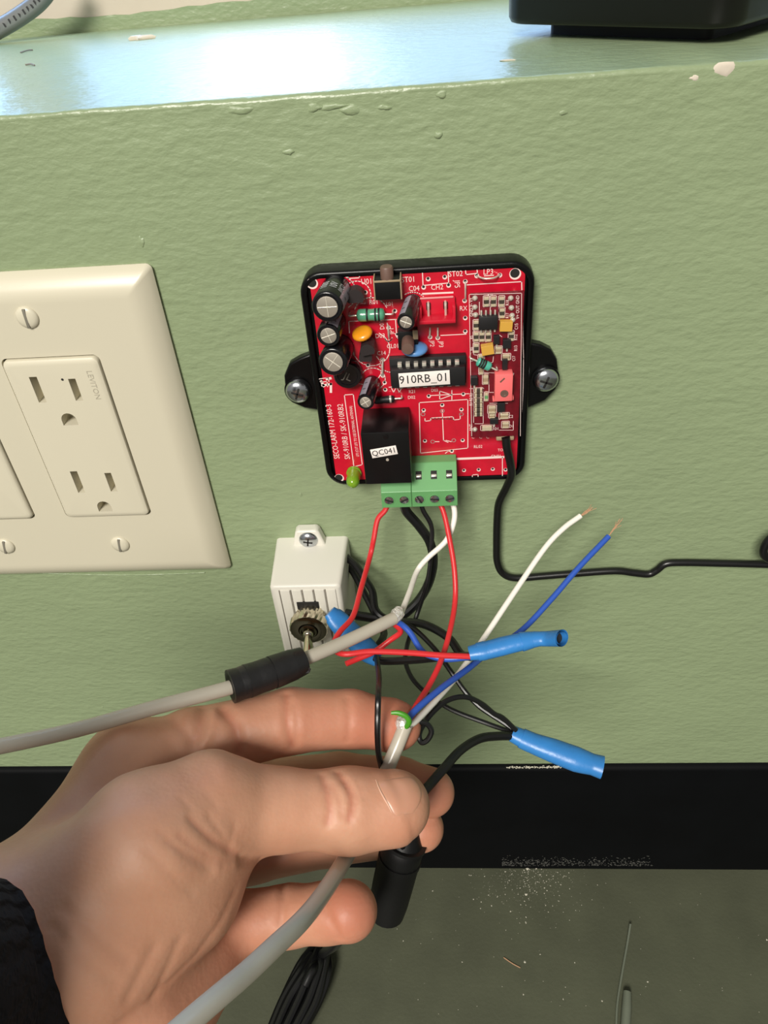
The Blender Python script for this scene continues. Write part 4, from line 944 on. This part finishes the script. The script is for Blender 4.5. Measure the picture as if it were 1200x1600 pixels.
# ------------------------------------------------------------------ the hand
def cs(px, py, d): return np.array([(px-600)/FPX*d, (800-py)/FPX*d, d])      # camera-aligned working frame
HAND = {}
def build_hand():
    lo_ = np.array([-122., -176., 138.]); hi_ = np.array([32., -42., 258.]); h = 0.75
    nx, ny, nz = (np.ceil((hi_-lo_)/h)).astype(int)+1
    X = (lo_[0]+h*np.arange(nx, dtype=np.float32))[:, None, None]; Y = (lo_[1]+h*np.arange(ny, dtype=np.float32))[None, :, None]; Z = (lo_[2]+h*np.arange(nz, dtype=np.float32))[None, None, :]
    def cone(a, b, ra, rb, fl=1.0):
        ba = b-a; L2 = float(ba @ ba)
        t = ((X-a[0])*ba[0]+(Y-a[1])*ba[1]+(Z-a[2])*ba[2])/np.float32(L2); np.clip(t, 0, 1, out=t)
        dx = X-a[0]-t*np.float32(ba[0]); dy = Y-a[1]-t*np.float32(ba[1]); dz = (Z-a[2]-t*np.float32(ba[2]))*np.float32(fl)
        return np.sqrt(dx*dx+dy*dy+dz*dz)-(np.float32(ra)+t*np.float32(rb-ra))
    def smin(a, b, k):
        hh = np.clip(k-np.abs(a-b), 0, None)/k
        return np.minimum(a, b)-hh*hh*k*np.float32(0.25)
    def chain(pts, k=2.0):
        d = None
        for (a, ra), (b, rb) in zip(pts, pts[1:]):
            c = cone(a, b, ra, rb); d = c if d is None else smin(d, c, np.float32(k))
        return d
    wr = cs(20, 1470, 182); wr2 = cs(36, 1568, 178)
    el = cs(-190, 1545, 156); el2 = cs(-170, 1640, 152)
    mI, mM, mR, mP = cs(205, 1205, 214), cs(245, 1285, 226), cs(258, 1365, 226), cs(262, 1455, 211)
    palm = cone(wr, mI, 15.5, 12.5)
    for a, b, ra, rb in ((wr, mM, 17, 12.5), (wr, mR, 17, 12), (wr2, mP, 16, 12.0), (mI, mM, 12, 12), (mM, mR, 12, 11.5), (mR, mP, 11.5, 11.5),
                         (wr, el, 18, 20), (wr2, el2, 17, 20), (cs(150, 1545, 190), cs(235, 1500, 198), 14, 12.5), (wr2, cs(170, 1590, 184), 17, 14), (cs(320, 1475, 208), cs(225, 1610, 186), 13, 15)):
        palm = smin(palm, cone(a, b, ra, rb), np.float32(9))
    th = chain([(cs(95, 1420, 180), 16), (cs(235, 1318, 184), 17.0), (cs(330, 1262, 194), 13.2), (cs(430, 1265, 200), 10.1), (cs(548, 1266, 204), 10.6), (cs(612, 1262, 205), 9.3), (cs(620, 1258, 205.5), 8.2)], 4)
    th = smin(th, cone(cs(170, 1440, 184), cs(300, 1330, 190), 15, 11), np.float32(10))
    th = smin(th, cone(cs(130, 1500, 178), cs(285, 1402, 192), 16, 14), np.float32(12))
    body = smin(palm, th, np.float32(6))
    fing = [
        (mI, [(mI, 11.5), (cs(300, 1163, 219), 10.2), (cs(455, 1126, 224), 9.4), (cs(548, 1123, 227), 8.4), (cs(612, 1133, 228), 7.6), (cs(622, 1135, 228), 6.9)]),
        (mM, [(mM, 11.5), (cs(400, 1236, 236), 9.6), (cs(530, 1222, 240), 9.0), (cs(622, 1226, 238), 8.3), (cs(672, 1238, 234), 7.6)]),
        (mR, [(mR, 11.0), (cs(400, 1330, 236), 9.0), (cs(520, 1308, 242), 8.6), (cs(610, 1298, 240), 8.0), (cs(657, 1294, 236), 7.3)]),
        (mP, [(mP, 10.5), (cs(365, 1443, 210), 8.3), (cs(450, 1431, 212), 8.0), (cs(510, 1426, 209), 7.7), (cs(544, 1423, 206), 8.0)]),
    ]
    d = body; prev = None
    for base, pts in fing:
        f = chain(pts, 2.0)
        dist = np.sqrt((X-base[0])**2+(Y-base[1])**2+(Z-base[2])**2)
        k = (np.clip(1-dist/np.float32(34), 0, 1)*np.float32(7)+np.float32(0.5))
        d = smin(d, f, k)
    def sample(P):
        g = (P-lo_)/h; i = np.clip(np.floor(g).astype(int), 0, np.array([nx, ny, nz])-2); t = g-i; o_ = 0
        for a in (0, 1):
            for b in (0, 1):
                for c in (0, 1):
                    wgt = (t[:, 0] if a else 1-t[:, 0])*(t[:, 1] if b else 1-t[:, 1])*(t[:, 2] if c else 1-t[:, 2])
                    o_ = o_+wgt*d[i[:, 0]+a, i[:, 1]+b, i[:, 2]+c]
        return o_
    def hit(px, py):
        ds = np.arange(140, 256, 0.25); P = np.stack([(px-600)/FPX*ds, (800-py)/FPX*ds, ds], 1); s_ = sample(P); k = np.nonzero(s_ < 0)[0]
        return P[k[0]] if len(k) else None
    def grad(P, e=0.8):
        g = np.stack([sample(P+np.eye(3)[i]*e)-sample(P-np.eye(3)[i]*e) for i in range(3)], 1); return g/(np.linalg.norm(g, axis=1)[:, None]+1e-9)
    # ---- surface nets
    sg = d < 0
    cnt = np.zeros((nx-1, ny-1, nz-1), np.uint8)
    for a in (0, 1):
        for b in (0, 1):
            for c in (0, 1): cnt += sg[a:nx-1+a, b:ny-1+b, c:nz-1+c]
    act = (cnt > 0) & (cnt < 8); idx = -np.ones(act.shape, np.int64); I = np.argwhere(act); idx[act] = np.arange(len(I))
    acc = np.zeros((len(I), 3)); num = np.zeros(len(I)); cor = np.array([(a, b, c) for a in (0, 1) for b in (0, 1) for c in (0, 1)])
    for i in range(8):
        for j in range(i+1, 8):
            if np.abs(cor[i]-cor[j]).sum() != 1: continue
            p, q = I+cor[i], I+cor[j]; a = d[p[:, 0], p[:, 1], p[:, 2]].astype(float); b = d[q[:, 0], q[:, 1], q[:, 2]].astype(float); s_ = (a < 0) != (b < 0)
            t = np.where(s_, a/(a-b+1e-12), 0); acc += np.where(s_[:, None], p+t[:, None]*(q-p), 0); num += s_
    P = lo_+h*acc/num[:, None]
    F = []
    for ax in range(3):
        u, v = (ax+1) % 3, (ax+2) % 3
        s0 = [slice(1, None)]*3; s0[ax] = slice(None, -1); sl1 = list(s0); sl1[ax] = slice(1, None)
        A0 = sg[tuple(slice(None, -1) if k == ax else slice(None) for k in range(3))]; A1 = sg[tuple(slice(1, None) if k == ax else slice(None) for k in range(3))]
        E = np.argwhere(A0 != A1); E = E[(E[:, u] > 0) & (E[:, v] > 0) & (E[:, u] < idx.shape[u]) & (E[:, v] < idx.shape[v])]
        flip = A0[E[:, 0], E[:, 1], E[:, 2]]
        qd = []
        for du, dv_ in ((0, 0), (-1, 0), (-1, -1), (0, -1)):
            e = E.copy(); e[:, u] += du; e[:, v] += dv_; qd.append(idx[e[:, 0], e[:, 1], e[:, 2]])
        qd = np.stack(qd, 1); qd = qd[(qd >= 0).all(1)] if (qd < 0).any() else qd
        if len(flip) == len(qd): qd[~flip] = qd[~flip][:, ::-1]
        F.append(qd)
    F = np.concatenate(F)
    N = grad(P)
    # ---- creases and swellings sculpted along strokes on the skin
    disp = np.zeros(len(P)); flush = np.zeros(len(P))
    def stroke(px, w, depth_, fl=0.0, step=2.0):
        L = []
        for a, b in zip(px, px[1:]):
            nseg = max(2, int(math.hypot(a[0]-b[0], a[1]-b[1])/step))
            for t in np.linspace(0, 1, nseg):
                q = hit(a[0]+(b[0]-a[0])*t, a[1]+(b[1]-a[1])*t)
                if q is not None: L.append(q)
        if not L: return
        L = np.array(L); near = np.nonzero((P > L.min(0)-4*w).all(1) & (P < L.max(0)+4*w).all(1))[0]
        if not len(near): return
        dm = np.full(len(near), 1e9)
        for q in L: dm = np.minimum(dm, ((P[near]-q)**2).sum(1))
        g = np.exp(-dm/(w*w)); disp[near] -= depth_*g; flush[near] = np.maximum(flush[near], fl*g)
    S1 = 1.1
    for px, w, dp, fl in (
        # thumb joint wrinkles
        ([(503, 1212), (512, 1240), (516, 1268), (512, 1285)], S1, 0.55, .5), ([(528, 1206), (545, 1232), (550, 1255), (546, 1280)], S1, 0.6, .6), ([(540, 1218), (556, 1245), (553, 1268)], 0.9, 0.4, .4),
        ([(516, 1225), (530, 1250), (534, 1275)], 0.9, 0.35, .3), ([(560, 1225), (566, 1245)], 0.9, 0.25, .2),
        # index finger creases
        ([(447, 1085), (448, 1115), (452, 1150), (458, 1166)], 1.3, 0.8, .6), ([(459, 1100), (464, 1130), (462, 1160)], 1.0, 0.4, .4), ([(543, 1092), (546, 1120), (544, 1155)], 1.1, 0.4, .5),
        ([(350, 1110), (368, 1135), (374, 1165), (370, 1180)], 1.8, 1.3, .5), ([(318, 1105), (315, 1130), (305, 1155)], 1.8, 0.9, .3), ([(335, 1112), (330, 1140), (318, 1165)], 1.3, -0.6, 0), ([(270, 1125), (290, 1145), (300, 1170)], 1.6, 0.7, .2),
        # thumb web folds
        ([(373, 1337), (355, 1327), (332, 1312), (312, 1295), (296, 1278)], 1.0, 0.55, .35), ([(371, 1342), (350, 1345), (325, 1338), (300, 1322), (280, 1305)], 0.9, 0.35, .25), ([(360, 1322), (342, 1298), (325, 1276)], 0.9, 0.3, .15), ([(345, 1352), (312, 1346), (285, 1332), (262, 1315)], 0.9, 0.3, .2),
        ([(365, 1348), (355, 1354), (342, 1352)], 2.6, -0.7, .1), ([(362, 1310), (366, 1290)], 0.9, 0.25, .1), ([(338, 1262), (322, 1240)], 1.0, 0.15, 0), ([(320, 1290), (300, 1268), (284, 1250)], 0.9, 0.2, 0),
        ([(378, 1342), (395, 1345), (440, 1338)], 1.4, 0.7, .3),
        # palm lines
        ([(366, 1395), (345, 1440), (305, 1495), (235, 1562), (180, 1605)], 1.6, 0.3, .3), ([(440, 1372), (443, 1410), (440, 1440)], 1.2, 0.7, .4), ([(505, 1385), (508, 1420), (525, 1455), (530, 1465)], 1.2, 0.6, .3),
        ([(100, 1420), (150, 1460), (200, 1500)], 1.3, 0.3, .1), ([(85, 1450), (130, 1500), (180, 1535)], 1.3, 0.25, .1), ([(240, 1480), (200, 1560)], 1.4, 0.35, .2), ([(280, 1470), (240, 1560)], 1.4, 0.35, .2),
        ([(100, 1275), (180, 1250), (240, 1225)], 4.0, 0.6, 0), ([(250, 1300), (290, 1330), (330, 1360)], 1.1, 0.25, .1), ([(230, 1330), (270, 1370), (300, 1395)], 1.1, 0.2, .1),
    ): stroke(px, w, dp, fl)
    stroke([(311, 1195), (318, 1205)], 9, -1.0, 0.15)                      # knuckle of the thumb
    stroke([(400, 1115), (410, 1140)], 8, -0.5, .2); stroke([(500, 1110), (500, 1140)], 7, -0.4, .35)
    for tip, r, a in ((cs(612, 1133, 222), 22, .75), (cs(672, 1238, 228), 16, .6), (cs(657, 1294, 230), 16, .5), (cs(555, 1422, 200), 15, .7), (cs(620, 1290, 200), 13, .3), (cs(500, 1125, 218), 20, .45), (cs(470, 1120, 218), 30, .3), (cs(350, 1480, 205), 38, .45), (cs(420, 1360, 225), 30, .4), (cs(310, 1210, 185), 14, .2), (cs(260, 1580, 190), 34, .4)):
        flush = np.maximum(flush, a*np.exp(-((P-tip)**2).sum(1)/(r*r)))
    # nail bed: flatten the skin under the thumb nail
    P2 = P+N*disp[:, None]
    wv = CAM+P2 @ CM.T
    root = D(60, 1500, 178)
    per = empty('person', root, 'left hand in a charcoal sleeve pinching the lower grey cable between thumb and fingers', 'person')
    me = bpy.data.meshes.new('hand'); v = mw(wv)-wl(per)
    me.from_pydata(v.tolist(), [], F.tolist()); me.materials.append(M['skin'])
    at = me.attributes.new('flush', 'FLOAT', 'POINT'); at.data.foreach_set('value', flush.astype(np.float32))
    bm = bmesh.new(); bm.from_mesh(me); bmesh.ops.recalc_face_normals(bm, faces=bm.faces[:]); bm.to_mesh(me); bm.free()
    me.polygons.foreach_set('use_smooth', [True]*len(me.polygons)); me.update()
    o = bpy.data.objects.new('hand', me); COL.objects.link(o); o.parent = per
    sm = o.modifiers.new('relax', 'SMOOTH'); sm.factor = 0.5; sm.iterations = 2
    # thumb nail: a curved plate laid on the skin
    cut_ = [(587, 1219), (592, 1232), (600, 1247), (608, 1261), (615, 1277)]; end = [(642, 1213), (652, 1222), (659, 1237), (658, 1254), (645, 1273)]
    rows = []
    for k in range(9):
        t = k/8; row = []
        for a, b in zip(cut_, end):
            for _ in (0,): row.append(hit(a[0]+(b[0]-a[0])*t, a[1]+(b[1]-a[1])*t))
        rows.append(row)
    ok = all(q is not None for r in rows for q in r)
    if ok:
        G_ = np.array(rows); nr, nc = G_.shape[:2]; fl_ = G_.reshape(-1, 3); nn_ = grad(fl_, 2.0)
        lift = np.array([[0.15+0.35*math.sin(math.pi*(0.15+0.7*j/(nc-1)))*(0.6+0.4*i/(nr-1)) for j in range(nc)] for i in range(nr)]).reshape(-1, 1)
        top = fl_+nn_*lift; bot = fl_-nn_*0.5
        V = [CAM+CM @ q for q in top]+[CAM+CM @ q for q in bot]; n0 = nr*nc
        FF = [(i*nc+j, i*nc+j+1, (i+1)*nc+j+1, (i+1)*nc+j) for i in range(nr-1) for j in range(nc-1)]
        FF += [tuple(n0+q for q in f[::-1]) for f in FF]
        bd_ = [j for j in range(nc)]+[i*nc+nc-1 for i in range(1, nr)]+[(nr-1)*nc+j for j in range(nc-2, -1, -1)]+[i*nc for i in range(nr-2, 0, -1)]
        FF += [(a, b, n0+b, n0+a) for a, b in zip(bd_, bd_[1:]+bd_[:1])]
        nl = MB().add(V, FF).build('thumb_nail', 'nail', parent=per, angle=70)
        sb = nl.modifiers.new('round', 'SUBSURF'); sb.levels = 1; sb.render_levels = 2
        cu = [CAM+CM @ (q+g*0.12) for q, g in zip(G_[0], grad(G_[0], 2.0))]
        MB().tube(spline(cu, 4), [0.12, 0.24, 0.26, 0.24, 0.12], 8).build('cuticle', 'nailrim', parent=per)
    # sleeve cuff round the wrist
    c0 = cs(-42, 1612, 170); ax = cs(-370, 1720, 124)-c0; ax /= np.linalg.norm(ax)
    up_ = np.array([0.15, 1.0, 0.0]); up_ -= ax*(up_ @ ax); up_ /= np.linalg.norm(up_); sd = np.cross(ax, up_)
    V = []; n = 64; prof = [(27.5, 2.0), (29.5, -0.6), (31.2, 0.6), (31.6, 4), (31.8, 14), (31.4, 17), (32.6, 20), (34, 40), (36, 75), (37, 120)]
    rs = np.random.default_rng(5)
    for i, (r, t) in enumerate(prof):
        for j in range(n):
            a = 2*math.pi*j/n; rr = r*(1+0.012*math.sin(7*a+i*1.3)+0.01*math.sin(3*a-i))
            rib = 0.12*(1 if j % 2 else -1) if 2 < t < 17 else 0
            V.append(CAM+CM @ (c0+ax*t+up_*math.cos(a)*(rr*1.04+rib)+sd*math.sin(a)*(rr*0.82+rib)))
    F2 = [(i*n+j, i*n+(j+1) % n, (i+1)*n+(j+1) % n, (i+1)*n+j) for i in range(len(prof)-1) for j in range(n)]
    sl = MB().add(V, F2).build('sleeve', 'sweater', parent=per, angle=80)
build_hand()
